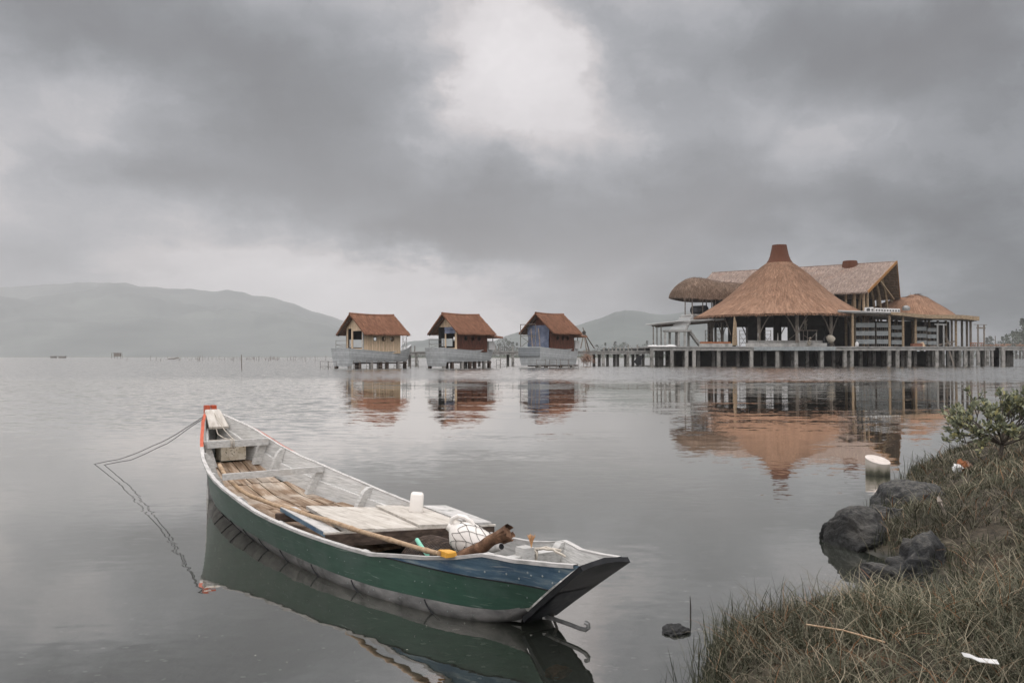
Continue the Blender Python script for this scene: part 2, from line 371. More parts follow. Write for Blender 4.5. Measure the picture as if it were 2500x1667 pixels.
def ground_mat():
    m = bpy.data.materials.new('earth and lake bed'); m.use_nodes = True; m.node_tree.nodes.clear(); N = NT(m.node_tree)
    pos = N.n('ShaderNodeNewGeometry').outputs['Position']; z = N.n('ShaderNodeSeparateXYZ', ins={0: pos}).outputs[2]
    n1 = N.noise(pos, 3.0, 8, .62); n2 = N.noise(pos, 14.0, 6, .6); n3 = N.noise(pos, 1.1, 4, .55)
    land = N.ramp(N.mapr(n2, .3, .7), [(0, (.020, .017, .013)), (.5, (.048, .040, .029)), (1, (.095, .080, .058))])
    land = N.mix(N.mapr(n1, .58, .70), land, (.075, .046, .027, 1))
    bed = N.ramp(N.mapr(n1, .3, .7), [(0, (.022, .025, .023)), (.5, (.042, .046, .042)), (1, (.075, .078, .070))])
    bed = N.mix(N.mapr(n3, .56, .66), bed, (.085, .088, .080, 1))
    bed = N.mix(N.mapr(n2, .64, .70), bed, (.13, .13, .118, 1))
    c = N.mix(N.mapr(z, -.02, .05), bed, land)
    b = N.n('ShaderNodeBsdfPrincipled', ins={'Base Color': c, 'Roughness': .9, 'Specular IOR Level': .2})
    N.put(b.inputs['Normal'], N.n('ShaderNodeBump', ins={'Strength': .6, 'Distance': .03, 'Height': n2}))
    N.n('ShaderNodeOutputMaterial', ins={0: b}); return m
g = link('ground', me, ground_mat()); tag(g, 'earth bank and muddy lake bed running out under the water', 'ground', kind='structure')

# ---------------- water
def water_mat():
    m = bpy.data.materials.new('lake water'); m.use_nodes = True; m.node_tree.nodes.clear(); N = NT(m.node_tree)
    pos = N.n('ShaderNodeNewGeometry').outputs['Position']
    sx, sy, sz = N.n('ShaderNodeSeparateXYZ', ins={0: pos}).outputs
    def slopes(mapscale, scale, amp, detail=3, rough=.5, k=0.):
        c = N.noise(N.mapping(pos, mapscale, (k, k * 2, 0), (0, 0, R(8))), scale, detail, rough, 0, 1)
        return N.vec('MULTIPLY', N.vec('SUBTRACT', c, (.5, .5, .5)), amp if isinstance(amp, tuple) else (amp, amp, 0))
    far = N.math('ADD', sy, N.math('MULTIPLY', N.math('SUBTRACT', N.noise(N.mapping(pos, (.02, .05, 1)), 1., 3), .5), 30.))
    wind = N.mapr(far, 44., 64., 0, 1, True)                          # breeze ruffles the water from here outwards
    left = N.math('MULTIPLY', N.mapr(N.math('DIVIDE', sx, sy), -.14, -.24, 0, 1, True), N.mapr(sy, 11., 24., 0, 1, True))   # and on the open left side
    open_ = N.math('MAXIMUM', wind, N.math('MULTIPLY', left, .42))
    mid = N.mapr(sy, 9., 24., .45, 1.0)
    gust = N.mapr(N.noise(N.mapping(pos, (.12, .30, 1)), 1.0, 4, .55), .40, .66, .35, 1.5)
    amt = N.math('MULTIPLY', mid, gust)
    s = N.vec('MULTIPLY', slopes((.35, 1.3, 1), 1.6, (.014, .050, 0), 4, .5), N.n('ShaderNodeCombineXYZ', ins={0: amt, 1: amt, 2: amt}).outputs[0])
    s = N.vec('ADD', s, N.vec('MULTIPLY', slopes((.7, 1.5, 1), 8.0, (.034, .050, 0), 3, .55, 3.), N.n('ShaderNodeCombineXYZ', ins={0: gust, 1: gust, 2: gust}).outputs[0]))
    s = N.vec('ADD', s, slopes((.25, .55, 1), .45, (.003, .014, 0), 2, .5, 7.))
    s = N.vec('ADD', s, N.vec('MULTIPLY', N.vec('ADD', slopes((.8, 1.4, 1), 2.6, (.18, .85, 0), 4, .6, 11.), (0, -.085, 0)), N.n('ShaderNodeCombineXYZ', ins={0: open_, 1: open_, 2: open_}).outputs[0]))
    nrm = N.vec('NORMALIZE', N.vec('ADD', s, (0, 0, 1)))
    nrf = N.vec('NORMALIZE', N.vec('ADD', N.vec('MULTIPLY', s, (.35, .35, .35)), (0, 0, 1)))
    fr = N.n('ShaderNodeFresnel', ins={'IOR': 2.3, 'Normal': nrf})
    gl = N.n('ShaderNodeBsdfGlossy', ins={'Color': (1.0, .975, .935, 1), 'Roughness': .012, 'Normal': nrm})
    tr = N.n('ShaderNodeBsdfTransparent', ins={0: (.80, .85, .83, 1)})
    df = N.n('ShaderNodeBsdfDiffuse', ins={0: (.056, .064, .052, 1)})
    depth = N.mapr(sy, 3., 13., .22, .95)                             # the silt in it hides the bed farther out
    under = N.n('ShaderNodeMixShader', ins={0: depth, 1: tr, 2: df})
    fac = N.math('SUBTRACT', 1.0, N.math('POWER', N.math('SUBTRACT', 1.0, fr.outputs[0], clamp=True), N.mapr(sy, 6., 18., 1.75, 3.0)))
    mx = N.n('ShaderNodeMixShader', ins={0: fac, 1: under, 2: gl})
    N.n('ShaderNodeOutputMaterial', ins={0: mx}); return m
b = MB(); b.add([(-8500, -250, 0), (712, -250, 0), (712, 6500, 0), (-8500, 6500, 0)], [(0, 1, 2, 3)])
tag(b.build('water', water_mat(), smooth=0), 'still grey lagoon water', 'water', kind='structure')

# ---------------- hills
def hills(name, prof, Yr, Yf, label, seed):
    xs = [p[0] for p in prof]; ys = [p[1] for p in prof]; rows = []; nrow = 40; ncol = 300
    for j in range(nrow):
        v = j / (nrow - 1) * 1.35
        row = []
        for i in range(ncol):
            px = xs[0] + (xs[-1] - xs[0]) * i / (ncol - 1)
            Y = Yf + (Yr - Yf) * v; H_ = max(0, Z_(lerp(px, xs, ys), Yr))
            x = X_(px, Yr)
            sp = 1 - abs(1 - v) ** 1.25 if v <= 1 else max(0, 1 - (v - 1) * 2)
            rid = noise.fractal((x * .0009 + seed, Y * .0012, seed), 1., 2., 6)
            z = H_ * (sp + .30 * rid * (1 - abs(2 * min(v, 1) - 1)) * (v < 1)) + (noise.fractal((x * .009, seed, 0), .8, 2, 5) * 5.5 * (v > .7))
            x2 = x * (Y / Yr) if v < 1 else x
            row.append((x2, Y, max(z, -.3) if j else -.4))
        rows.append(row)
    b = MB(); b.grid(rows, .5)
    m = mat('mist-tinted forest slopes ' + name, [(.040, .055, .055), (.075, .092, .088), (.12, .14, .128)], .0035, (1, 1, 1), .95, .0, 1., 0)  # slopes paled and blued, some of the mist is put into their colour
    tag(b.build(name, m, smooth=60), label, 'hills', kind='structure')
hills('hills', [(-700, 715), (-300, 702), (0, 700), (200, 698), (320, 703), (425, 710), (470, 714), (520, 721), (551, 715), (590, 721), (622, 730), (663, 727), (711, 739), (748, 754), (800, 769), (834, 781), (880, 800), (930, 828), (985, 868), (1000, 872)],
      6000, 2600, 'long misty mountain ridge across the lagoon at the left', 2.3)
hills('hill', [(960, 874), (985, 838), (1013, 830), (1056, 825), (1100, 829), (1150, 835), (1207, 831), (1235, 820), (1263, 813), (1320, 802), (1370, 798), (1409, 795), (1460, 781), (1500, 764), (1525, 759), (1560, 762), (1600, 768), (1645, 769), (1681, 762), (1720, 772), (1760, 800), (1800, 840), (1830, 872)],
      2600, 1700, 'misty hill with rounded top behind the huts and pavilion', 5.1)
# far shore strip
b = MB()
for (x0, x1, Y0, dp, h) in ((940, 2690, 1040, 120, 1.2), (-900, 980, 2480, 80, 1.4)):
    n = 60; rows = []
    for y_, z_ in ((0, -.5), (4, h * .6), (dp * .4, h), (dp, h * .8), (dp + 2, -.5)):
        rows.append([(X_(x0 + (x1 - x0) * i / n, Y0) , Y0 + y_ + 12 * noise.noise((i * .35, Y0, 0)), z_) for i in range(n + 1)])
    b.grid(rows)
tag(b.build('far_shore', simple('far shore earth', (.07, .075, .05))), 'low strip of land along the far shore', 'shore', kind='structure')

# ================================================================ THE BOAT
A2, D2v = (-2.892, 8.8), (.59959, -.80031)
BROT = math.atan2(D2v[1], D2v[0])
boat = empty('sampan', (A2[0], A2[1], 0), BROT)
tag(boat, 'long wooden boat with green side, blue bow board and worn white inside', 'boat')
def BI(px, py, o):                         # photo point -> boat frame, given its sideways offset o (near side positive)
    u = (px - 1250) / F; D, N_ = D2v, (-.80031, -.59959)
    t = (u * (A2[1] + N_[1] * o) - A2[0] - N_[0] * o) / (D[0] - u * D[1])
    d = A2[1] + D[1] * t + N_[1] * o
    return Vector((t, -o, CH - (py - HY) / F * d))
BM_ = Matrix.Translation((A2[0], A2[1], 0)) @ Matrix.Rotation(BROT, 4, 'Z')
def to_world(pts): return [BM_ @ Vector(p) for p in pts]
Tb = [-.15, 0, .15, .3, .45, .6, .75, .9, 1.05, 1.3, 1.55, 1.8, 2.05, 2.3, 2.55, 2.8, 3.05, 3.3, 3.55, 3.8, 4.05, 4.3, 4.6, 4.97, 5.2, 5.35, 5.57]
Bb = [.05, .12, .18, .23, .285, .335, .38, .42, .45, .50, .53, .55, .56, .57, .575, .57, .56, .55, .53, .50, .455, .405, .35, .275, .205, .18, .145]
Th = [-.15, 0, .15, .3, .45, .6, .75, .9, 1.05, 1.3, 1.55, 1.8, 2.05, 2.3, 2.55, 2.8, 3.05, 3.3, 3.55, 3.8, 4.05, 4.3, 4.6, 4.9, 5.15, 5.35, 5.6]
Hb = [.855, .82, .775, .735, .68, .62, .565, .525, .49, .45, .41, .38, .352, .325, .303, .286, .275, .268, .262, .256, .251, .248, .246, .244, .246, .255, .27]
TBl = [4.06, 4.25, 4.51, 4.735, 4.94, 5.02, 5.146, 5.355, 5.56]; HBl = [.252, .274, .300, .335, .382, .382, .378, .394, .416]
hb = lambda t: lerp(t, Tb, Bb); hh = lambda t: lerp(t, Th, Hb); hblue = lambda t: lerp(t, TBl, HBl)
bw = lambda t: lerp(t, [-.15, 0, .45, .9, 1.74, 2.25, 2.82, 3.3, 3.7, 4.05, 4.3, 4.5, 4.67, 4.83, 5.0, 5.1], [.012, .015, .10, .196, .354, .414, .468, .48, .475, .44, .395, .35, .305, .225, .135, .10])
zw = lambda t: lerp(t, [4.6, 4.83, 5.0, 5.1], [0, 0, .035, .09])
zk = lambda t: lerp(t, [0, .3, 4.2, 4.6, 4.83, 5.0, 5.1], [0, -.10, -.13, -.09, -.03, .02, .085])
hc = lambda t: lerp(t, [-.15, 0, .3, .9, 1.4, 2.0, 2.6, 3.3, 4.1, 4.45, 4.64, 4.8, 4.97, 5.12], [.30, .16, .10, .085, .09, .082, .078, .07, .058, .066, .070, .068, .075, .12])
zplate = lambda t: .10 + (t - 5.10) / .46 * .32
def oc(t): return bw(t) + (hb(t) - bw(t)) * .42 * (1 if t < 4.4 else max(.3, 1 - (t - 4.4) * .9))
def off_at(t, z):
    """half-width of the outer skin at height z"""
    g, c, wv = (hb(t), hh(t)), (min(oc(t), hb(t)), hc(t)), (bw(t), min(zw(t), hc(t) - .01))
    if t > 4.06: g = (hb(t), max(hh(t), hblue(t)))
    if z >= c[1]: return c[0] + (g[0] - c[0]) * min(1, (z - c[1]) / max(1e-4, g[1] - c[1]))
    return wv[0] + (c[0] - wv[0]) * max(-.5, (z - wv[1]) / max(1e-4, c[1] - wv[1]))
def top_z(t): return hblue(t) if t > 4.06 else hh(t)
STN = list(np.linspace(-.15, 4.06, 46)) + list(np.linspace(4.12, 5.57, 24))
def strip(fn, ts, sides, name, m, k=5, parent=boat, lab=None):
    """a planked strip between two heights on the outer skin: fn(t) -> (z_low, z_high)"""
    for s in sides:
        b = MB(); rows = []
        for t in ts:
            lo, hi = fn(t)
            rows.append([(t, -s * off_at(t, lo + (hi - lo) * j / k), lo + (hi - lo) * j / k) for j in range(k + 1)])
        b.grid(rows, .5, flip=(s < 0))
        o = b.build(name, m, parent, smooth=50)
        if lab: o['label'] = lab
gr_ts = [t for t in STN if t <= 5.34]
strip(lambda t: (max(hc(t), zplate(t) if t > 5.08 else -9), max(hh(t), hc(t) + .005, (zplate(t) if t > 5.08 else -9) + .002)), gr_ts, (1, -1), 'side_plank', M['green'], 6)
bl_ts = [4.07] + [t for t in STN if t > 4.1]
strip(lambda t: (min(max(hh(t), zplate(t)), hblue(t)), max(hblue(t), .001)), bl_ts, (1, -1), 'bow_plank', M['blue'], 4)
# proud edge of the blue board: a thin lip where it laps over the green
for s in (1, -1):
    b = MB(); ts = [t for t in bl_ts if t < 5.36]
    b.tube([(t, -s * (off_at(t, hh(t)) + .002), hh(t)) for t in ts], .004, 5); b.build('plank_seam', M['tar'], boat)
# metal bottom
b = MB(); rows = []
for t in [x for x in STN if x <= 5.06] + [5.10]:
    c, wv = (min(oc(t), hb(t)), hc(t)), (bw(t), min(zw(t), hc(t) - .01)); k = zk(t)
    half = [(c[0] + .003, c[1] + .006), ((c[0] + wv[0]) / 2 + .008, (c[1] + wv[1]) / 2), wv, (wv[0] * .8, min(k * .75 + wv[1] * .25, wv[1] - .004)), (wv[0] * .4, min(k, wv[1] - .006)), (0, min(k, wv[1] - .006))]
    rows.append([(t, -o_, z) for o_, z in half] + [(t, o_, z) for o_, z in half[-2::-1]])
b.grid(rows, .5); b.build('metal_bottom', M['sheet'], boat, smooth=50)
# sheet joints on the bottom
for t in (.75, 1.2, 1.6, 2.0, 2.4, 2.85, 3.35, 3.85, 4.5):
    for s in (1, -1):
        b = MB(); pts = []
        for j in range(6):
            f = j / 5; tt = t + .06 * f + .04 * f * f; z = hc(tt) * (1 - f) - .03 * f
            pts.append((tt, -s * (off_at(tt, z) + .007 * math.sin(f * math.pi) + .003), z))
        b.tube(pts, .0055, 5); b.build('sheet_joint', M['tar'], boat)
# rivets in two rows down each side plank
b = MB()
for s in (1, -1):
    for i in range(60):
        t = .25 + i * .083 + random.uniform(-.03, .03)
        for f in (.12, .5, .86):
            if random.random() < .6: continue
            z0, z1 = hc(t), hh(t); z = z0 + (z1 - z0) * (f + random.uniform(-.06, .06))
            if t > 5.05 and z < zplate(t) + .02: continue
            b.ball((t, -s * (off_at(t, z) + .001), z), random.uniform(.003, .005), 6, 4, random.random() * .5, sc=(1, .6, 1))
    for t, f in ((4.3, .5), (4.93, .3), (5.06, .35), (5.13, .25), (5.2, .55), (5.22, .45), (5.3, .5), (5.42, .75), (5.36, .3)):
        z = hh(t) + (hblue(t) - hh(t)) * f
        b.ball((t, -s * (off_at(t, z) + .001), z), .006, 7, 5, .95, sc=(1, .7, 1))
    for i in range(46):
        t = 1.2 + i * .08 + random.uniform(-.03, .03); z = random.uniform(.015, .045)
        b.ball((t, -s * (off_at(t, z) + .006), z), .004, 5, 4, sc=(1, .7, 1))
tag(b.build('rivets', M['bolt'], boat), kind='stuff')
# inside skin: upper strake, a ledge, then the lower strake
zf = lambda t: lerp(t, [.05, .3, .55, .8, 1.4, 2.15, 3.0, 3.5, 3.7], [.60, .46, .40, .31, .205, .175, .15, .14, .03])
for s in (1, -1):
    up, lo = MB(), MB(); ru, rl = [], []
    for t in [x for x in STN if -.1 <= x <= 5.5]:
        tz = top_z(t); fz = min(zf(t) - .02, tz - .02); mz = fz + (tz - fz) * .52
        if t > 5.06: fz = min(max(zplate(t) + .03, fz), tz - .003); mz = max(mz, fz + .001); mz = min(mz, tz - .002)
        i1 = lambda z, d: max(.004, off_at(t, z) - d)
        ru.append([(t, -s * i1(tz, .024), tz - .002), (t, -s * i1((tz + mz) / 2, .024), (tz + mz) / 2), (t, -s * i1(mz, .024), mz)])
        rl.append([(t, -s * i1(mz, .026), mz + .004), (t, -s * i1(mz, .045), mz + .002), (t, -s * i1((mz + fz) / 2, .045), (mz + fz) / 2), (t, -s * i1(fz, .045), fz)])
    up.grid(ru, .62, flip=(s > 0)); lo.grid(rl, .45, flip=(s > 0))
    up.build('upper_strake', M['white'], boat); lo.build('lower_strake', M['white'], boat)
# gunwale: white rim, orange towards the stem
def rim(ts, name, m, sides=(1, -1)):
    for s in sides:
        b = MB(); rows = []
        for t in ts:
            tz = top_z(t); o_ = hb(t); jit = .0025 * noise.noise((t * 9, s, 0))
            rows.append([(t, -s * (o_ + .006 + jit), tz - .014), (t, -s * (o_ + .006), tz + .004 + jit), (t, -s * max(.003, o_ - .025), tz + .004 + jit), (t, -s * max(.002, o_ - .025), tz - .014)])
        b.grid(rows, .6, close=True, flip=(s > 0)); b.build(name, m, boat, smooth=25)
fine = list(np.linspace(-.15, 5.56, 140))
rim([t for t in fine if t <= .70], 'painted_gunwale', M['orange'], (1,))
rim([t for t in fine if .66 < t < 5.535], 'gunwale', M['rim'])
rim([t for t in fine if t < .68], 'gunwale', M['rim'], (-1,))
b = MB(); b.tube([(t, hb(t) + .007, top_z(t) - .001) for t in np.linspace(.30, 1.0, 16)], [.004 + .004 * math.sin(math.pi * i / 15) for i in range(16)], 6, .6); b.build('painted_edge', M['orange'], boat)
# stem post and its two orange horns
b = MB()
b.grid([[(-.15 - .02 - .03 * (z < .2), -.05 * k, z), (-.13, -.055 * k, z), (-.13, .055 * k, z), (-.17 - .03 * (z < .2), .05 * k, z)] for z, k in ((-.1, .4), (.2, .5), (.5, .75), (.86, 1.))], .5, close=True)
b.build('stem', M['white'], boat)
for y in (-.036, .030):
    b = MB(); b.box((-.15, y, .885), (.06, .045, .075), tint=.5); b.build('stem_horn', M['orange'], boat)
# slanted bow board
b = MB()
rows = [[(t - .012 * (1 - e), -o_ , z + .022 * e) for o_, e in ((wd, 0), (wd, 1), (-wd, 1), (-wd, 0))] for t, z, wd in ((-.10, .862, .062), (-.085, .852, .075), (.11, .705, .094))]
b.grid(rows, .8, close=True); b.f += [tuple(range(8, 12)), (3, 2, 1, 0)]
b.build('bow_board', M['deck'], boat)
# planks of the small bow deck
b = MB()
for i, t in enumerate((.17, .26, .35, .44)):
    wd = hb(t) - .05; b.box((t, 0, .595 - i * .004), (.08, 2 * wd, .022), tint=.55 + .3 * (i % 2))
b.build('bow_deck', M['deck'], boat)
# floor boards
def floor_run(t0, t1, n, dz=0.):
    b = MB(); ts = np.linspace(t0, t1, 9)
    for k in range(n):
        rows = []
        ti = random.random()
        for t in ts:
            wd = max(.05, off_at(t, zf(t)) - .05); wmax = max(.05, off_at((t0 + t1) / 2, zf((t0 + t1) / 2)) - .045)
            a = -wmax + 2 * wmax * k / n + .004; c = -wmax + 2 * wmax * (k + 1) / n - .004
            a, c = max(a, -wd), min(c, wd); c = max(c, a + .001); z = zf(t) + dz + .004 * math.sin(k * 2.1)
            rows.append([(t, a, z - .018), (t, a, z), (t, c, z), (t, c, z - .018)])
        b.grid(rows, ti, close=True); q = len(b.v); b.f += [(q - 4, q - 3, q - 2, q - 1)]
    return b
floor_run(.45, .98, 6).build('floor_boards', M['floor'], boat)
floor_run(1.0, 1.86, 7).build('floor_boards', M['floor'], boat)
floor_run(1.88, 3.5, 7, .003).build('floor_boards', M['floor'], boat)
# frames (knees)
def knee(t, s, w_=.052, dep=.075, rise=.0, zb=None):
    b = MB(); rows = []; tz = top_z(t) + rise; fz = zf(t) if zb is None else zb
    for j in range(7):
        z = fz + (tz - fz) * j / 6; o_ = off_at(t, min(z, top_z(t))) - .02; d = dep * (1.25 - .45 * j / 6) * (.55 if j == 6 else 1)
        rows.append([(t - w_ / 2, -s * o_, z), (t + w_ / 2, -s * o_, z), (t + w_ / 2, -s * max(.01, o_ - d), z), (t - w_ / 2, -s * max(.01, o_ - d), z)])
    b.grid(rows, .6, close=True, flip=(s < 0)); b.f.append((24, 25, 26, 27)); b.build('frame', M['white'], boat, smooth=40)
for t in (.56, .80, 1.40, 2.18, 3.0): knee(t, -1)
for t in (.56, .80, 1.34, 2.10, 2.9): knee(t, 1, dep=.06)
for t in (3.95, 4.95): knee(t, 1, zb=.05); knee(t, -1, zb=.05)
# thwarts
b = MB(); b.box((.615, 0, .607), (.045, .57, .062), tint=.35); b.build('thwart', M['white'], boat, smooth=0)
b = MB(); b.box((1.43, .02, .415), (.032, .88, .052), tint=.5); b.build('thwart', M['white'], boat, smooth=0)
# loose-looking deck of boards over the hold
zd = .305
ends = [((2.56, -.20), (3.56, -.375)), ((2.72, -.02), (3.645, -.21)), ((2.90, .19), (3.76, .045)), ((3.03, .345), (3.85, .215)), ((3.12, .45), (3.90, .33)), ((3.22, .60), (3.965, .475))]
for i, (e0, e1) in enumerate(zip(ends[:-1], ends[1:])):
    g_ = .006
    q = [Vector((*e0[0], 0)), Vector((*e0[1], 0)), Vector((*e1[1], 0)), Vector((*e1[0], 0))]
    n_ = (q[3] - q[0]).normalized() * g_
    q[0] += n_; q[1] += n_
    z = zd + (.004, .0, .007, .002, .004)[i] + (.0, .0, .008, .006, .012)[i]
    b = MB(); b.slab([(p.x, p.y) for p in q], z - .024, z, (.45, .62, .55, .75, .85)[i]); b.build('deck_board', M['deck'] if i < 4 else M['rim'], boat, smooth=0)
b = MB(); b.slab([(2.42, -.335), (3.50, -.485), (3.555, -.40), (2.47, -.235)], .262, .290, .9); o = b.build('deck_board', M['blue'], boat, smooth=0); o['label'] = 'chipped pale blue board lying beside the deck'
b = MB(); b.slab([(2.425, -.335), (3.50, -.484), (3.553, -.402), (2.475, -.237)], .291, .295, .7); b.build('paint_layer', M['rim'], o, smooth=0)
b = MB(); b.bar((3.515, -.49, .245), (3.955, .50, .262), .05, .075, tint=.5); b.build('deck_beam', M['dark_wood'], boat, smooth=0)
b = MB(); b.bar((3.50, -.495, .288), (3.975, .50, .300), .022, .010, tint=.9); b.build('beam_edge', M['deck'], boat, smooth=0)
b = MB(); b.bar((2.50, -.40, .235), (3.1, .50, .262), .05, .06, tint=.4); b.build('deck_beam', M['dark_wood'], boat, smooth=0)
# plate closing the near end
def plate_row(s, wx, off):
    t = 5.055 + .51 * s; z = .10 + (t - 5.10) / .46 * .32 - .004 - .012 * (1 - s) ** 3
    return t + off * .62, z - off * .78, (.10 + .045 * s) + wx
b = MB(); rows = []
for i in range(15):
    s = i / 14; r_ = []
    for off, fl in ((.0, -1), (.028, -1), (.028, -.5), (.030, 0), (.028, .5), (.028, 1), (.0, 1), (0., 0)):
        t, z, wd = plate_row(s, .010, off)
        lift = .018 * (1 - fl * fl) * (s > .98)
        r_.append((t, fl * wd, z + lift))
    rows.append(r_)
b.grid(rows, .5, close=True); q = len(b.v); b.f += [tuple(range(q - 8, q)), tuple(range(7, -1, -1))]
pl_ = b.build('bow_plate', M['tar'], boat, smooth=40)
b = MB(); rows = []
for i in range(9):
    s = .06 + .50 * i / 8
    t, z, wd = plate_row(s, -.012, .033); rows.append([(t, f_ * wd, z) for f_ in (-1, -.5, 0, .5, 1)])
b.grid(rows, .5, flip=True); b.build('plate_patch', M['tar_grey'], pl_)
b = MB(); t, z, wd = plate_row(.36, 0, .036); dirn = Vector((.50, 0, .345)).normalized()
b.add([Vector((t, .0, z)) + Vector((0, math.cos(a) * .024, 0)) + dirn * math.sin(a) * .016 for a in np.linspace(0, 2 * math.pi, 13)[:-1]], [tuple(range(12))]); b.build('plate_hole', M['tar'], pl_, smooth=0)  # flat black disc paints in the dark of a hole
# crossbar at the near end with its block
b = MB(); b.box((4.95, .02, .315), (.06, .50, .06), tint=.5); b.box((4.965, -.02, .345), (.075, .07, .09), tint=.3); b.build('mooring_bar', M['white'], boat, smooth=0)
# iron hook under the near end
b = MB(); b.tube([P(1326, 1500, 4.74), P(1352, 1507, 4.67), P(1390, 1520, 4.57), P(1415, 1530, 4.50), P(1429, 1533, 4.46), P(1436, 1528, 4.45), P(1435, 1519, 4.45), P(1428, 1515, 4.46)], [.011] * 8, 8)
b.box(P(1331, 1499, 4.73), (.03, .03, .03))
b.v = [tuple(BM_.inverted() @ Vector(v)) for v in b.v]; b.build('iron_hook', M['steel'], boat)

# ---------------------------------------------------------------- things lying in the boat
def bthing(b, name, m, label, cat, smooth=35, group=None):
    b.v = [tuple(v) for v in to_world(b.v)]
    return tag(b.build(name, m, None, smooth, base=True), label, cat, group)
# bamboo pole
r1 = lambda x, y: (460 + x / 3.92, 970 + y / 3.92); r6 = lambda x, y: (700 + x / 4.704, 1100 + y / 4.704); r2 = lambda x, y: (960 + x / 3.92, 1170 + y / 3.92)
pp = [(r1(303, 640), .33), (r1(355, 735), .325), (r1(440, 825), .32), (r1(520, 890), .315), (r1(610, 940), .31), (r1(720, 980), .31), (r1(860, 1033), .31), (r1(1010, 1070), .32), (r1(1180, 1125), .335), (r6(540, 810), .36), (r6(800, 900), .385), (r6(1190, 1012), .40), (r6(1570, 1125), .395), (r6(1750, 1168), .39)]
pts = [BI(x, y, o_) for (x, y), o_ in pp]
dense = []
for i in range(len(pts) - 1):
    for k in range(6):
        f = k / 6; p0, p1, p2, p3 = pts[max(i - 1, 0)], pts[i], pts[i + 1], pts[min(i + 2, len(pts) - 1)]
        dense.append(.5 * ((2 * p1) + (p2 - p0) * f + (2 * p0 - 5 * p1 + 4 * p2 - p3) * f * f + (3 * p1 - p0 - 3 * p2 + p3) * f ** 3))
dense.append(pts[-1])
rad = [.0175 - .004 * i / len(dense) + (.0025 if i % 7 == 3 else 0) for i in range(len(dense))]
b = MB(); b.tube(dense, rad, 9, .6)
for i in range(3, len(dense), 7): b.tube([dense[i] - (dense[min(i + 1, len(dense) - 1)] - dense[i]).normalized() * .002, dense[i] + (dense[min(i + 1, len(dense) - 1)] - dense[i]).normalized() * .002], rad[i] + .0012, 9, .0)
bthing(b, 'bamboo_pole', M['bamboo'], 'long crooked bamboo pole lying along the green boat', 'pole', 50)
# upside-down white container on the deck
def rounded(c, w_, d_, h_, rz, r_=.018, taper=.92, tint=.6):
    b = MB(); rows = []; n = 6
    cor = []
    for cx, cy, a0 in ((1, 1, 0), (-1, 1, 90), (-1, -1, 180), (1, -1, 270)):
        for k in range(n): cor.append((cx, cy, R(a0 + 90 * k / (n - 1))))
    for z, ins in ((0, .0), (.004, 0), (h_ * .5, 0), (h_ - r_, 0), (h_ - r_ * .35, r_ * .3), (h_, r_)):
        k_ = 1 - (1 - taper) * z / h_
        rows.append([((cx * (w_ / 2 - r_) + math.cos(a) * (r_ - min(ins, r_ * .99))) * k_, (cy * (d_ / 2 - r_) + math.sin(a) * (r_ - min(ins, r_ * .99))) * k_, z) for cx, cy, a in cor])
    b.grid(rows, tint, close=True); q = len(b.v); m_ = 4 * n; b.f += [tuple(range(q - m_, q)), tuple(range(m_ - 1, -1, -1))]
    T = Matrix.Translation(c) @ Matrix.Rotation(rz, 4, 'Z') @ Matrix.Rotation(R(5), 4, 'Y'); b.v = [tuple(T @ Vector(v)) for v in b.v]; return b
cp = BI(1016, 1243, -.30)
bthing(rounded((cp.x, cp.y, zd + .014), .098, .085, .132, R(58)), 'plastic_container', M['plastic'], 'white upturned plastic container standing on the deck boards', 'container', 50)
# white jug in a net
ax = Vector((.80, -.12, -.50)).normalized(); jc = P(1098, 1284, 5.14)
jug = empty('plastic_jug', jc); tag(jug, 'white plastic jug with handle wrapped in dark fishing net in the boat', 'jug')
zq = Vector((0, 0, 1)).rotation_difference(ax).to_matrix()
prof = [(.004, -.012), (.022, -.012), (.024, .0), (.026, .012), (.05, .03), (.078, .052), (.092, .08), (.095, .12), (.094, .22), (.090, .255), (.07, .27), (.003, .272)]
b = MB(); b.lathe(prof, n=28, tint=.7); b.v = [tuple(zq @ Vector(v)) for v in b.v]; b.build('bottle', M['plastic'], jug, 40)
b = MB(); hd = [Vector((-.015, 0, .0)), Vector((-.05, 0, -.008)), Vector((-.084, 0, .012)), Vector((-.098, 0, .05)), Vector((-.097, 0, .09)), Vector((-.088, 0, .12))]
b.tube(hd, [.012, .014, .014, .014, .013, .011], 9, .7); b.v = [tuple(zq @ Vector(v)) for v in b.v]; b.build('handle', M['plastic'], jug)
b = MB()
rr = lambda h: float(np.interp(h, [p[1] for p in prof[2:]], [p[0] for p in prof[2:]])) + .003
nn = 11; hs = [.045, .085, .125, .165, .205, .24, .262]
kn = [[(2 * math.pi * (k + .5 * (i % 2)) / nn + random.uniform(-.17, .17), hs[i] + random.uniform(-.012, .012)) for k in range(nn)] for i in range(len(hs))]
for i in range(len(hs) - 1):
    for k in range(nn):
        for d_ in (0, 1):
            k2 = k + d_ - (0 if i % 2 else 1); a0, h0 = kn[i][k]; a1, h1 = kn[i + 1][k2 % nn]; a1 += 2 * math.pi * (k2 // nn)
            seg = []
            for q_ in range(4):
                f = q_ / 3; a = a0 + (a1 - a0) * f; h_ = h0 + (h1 - h0) * f - .006 * math.sin(math.pi * f)
                seg.append(zq @ Vector((math.cos(a) * rr(h_), math.sin(a) * rr(h_), h_)))
            b.tube(seg, .0014, 4, cap=False)
for k in range(16): b.ball(zq @ Vector((math.cos(k) * .012 + .02, -.095 + math.sin(k * 2) * .008, .15 + math.sin(k * 1.7) * .012)), .004, 5, 4)
b.build('net', M['net'], jug)
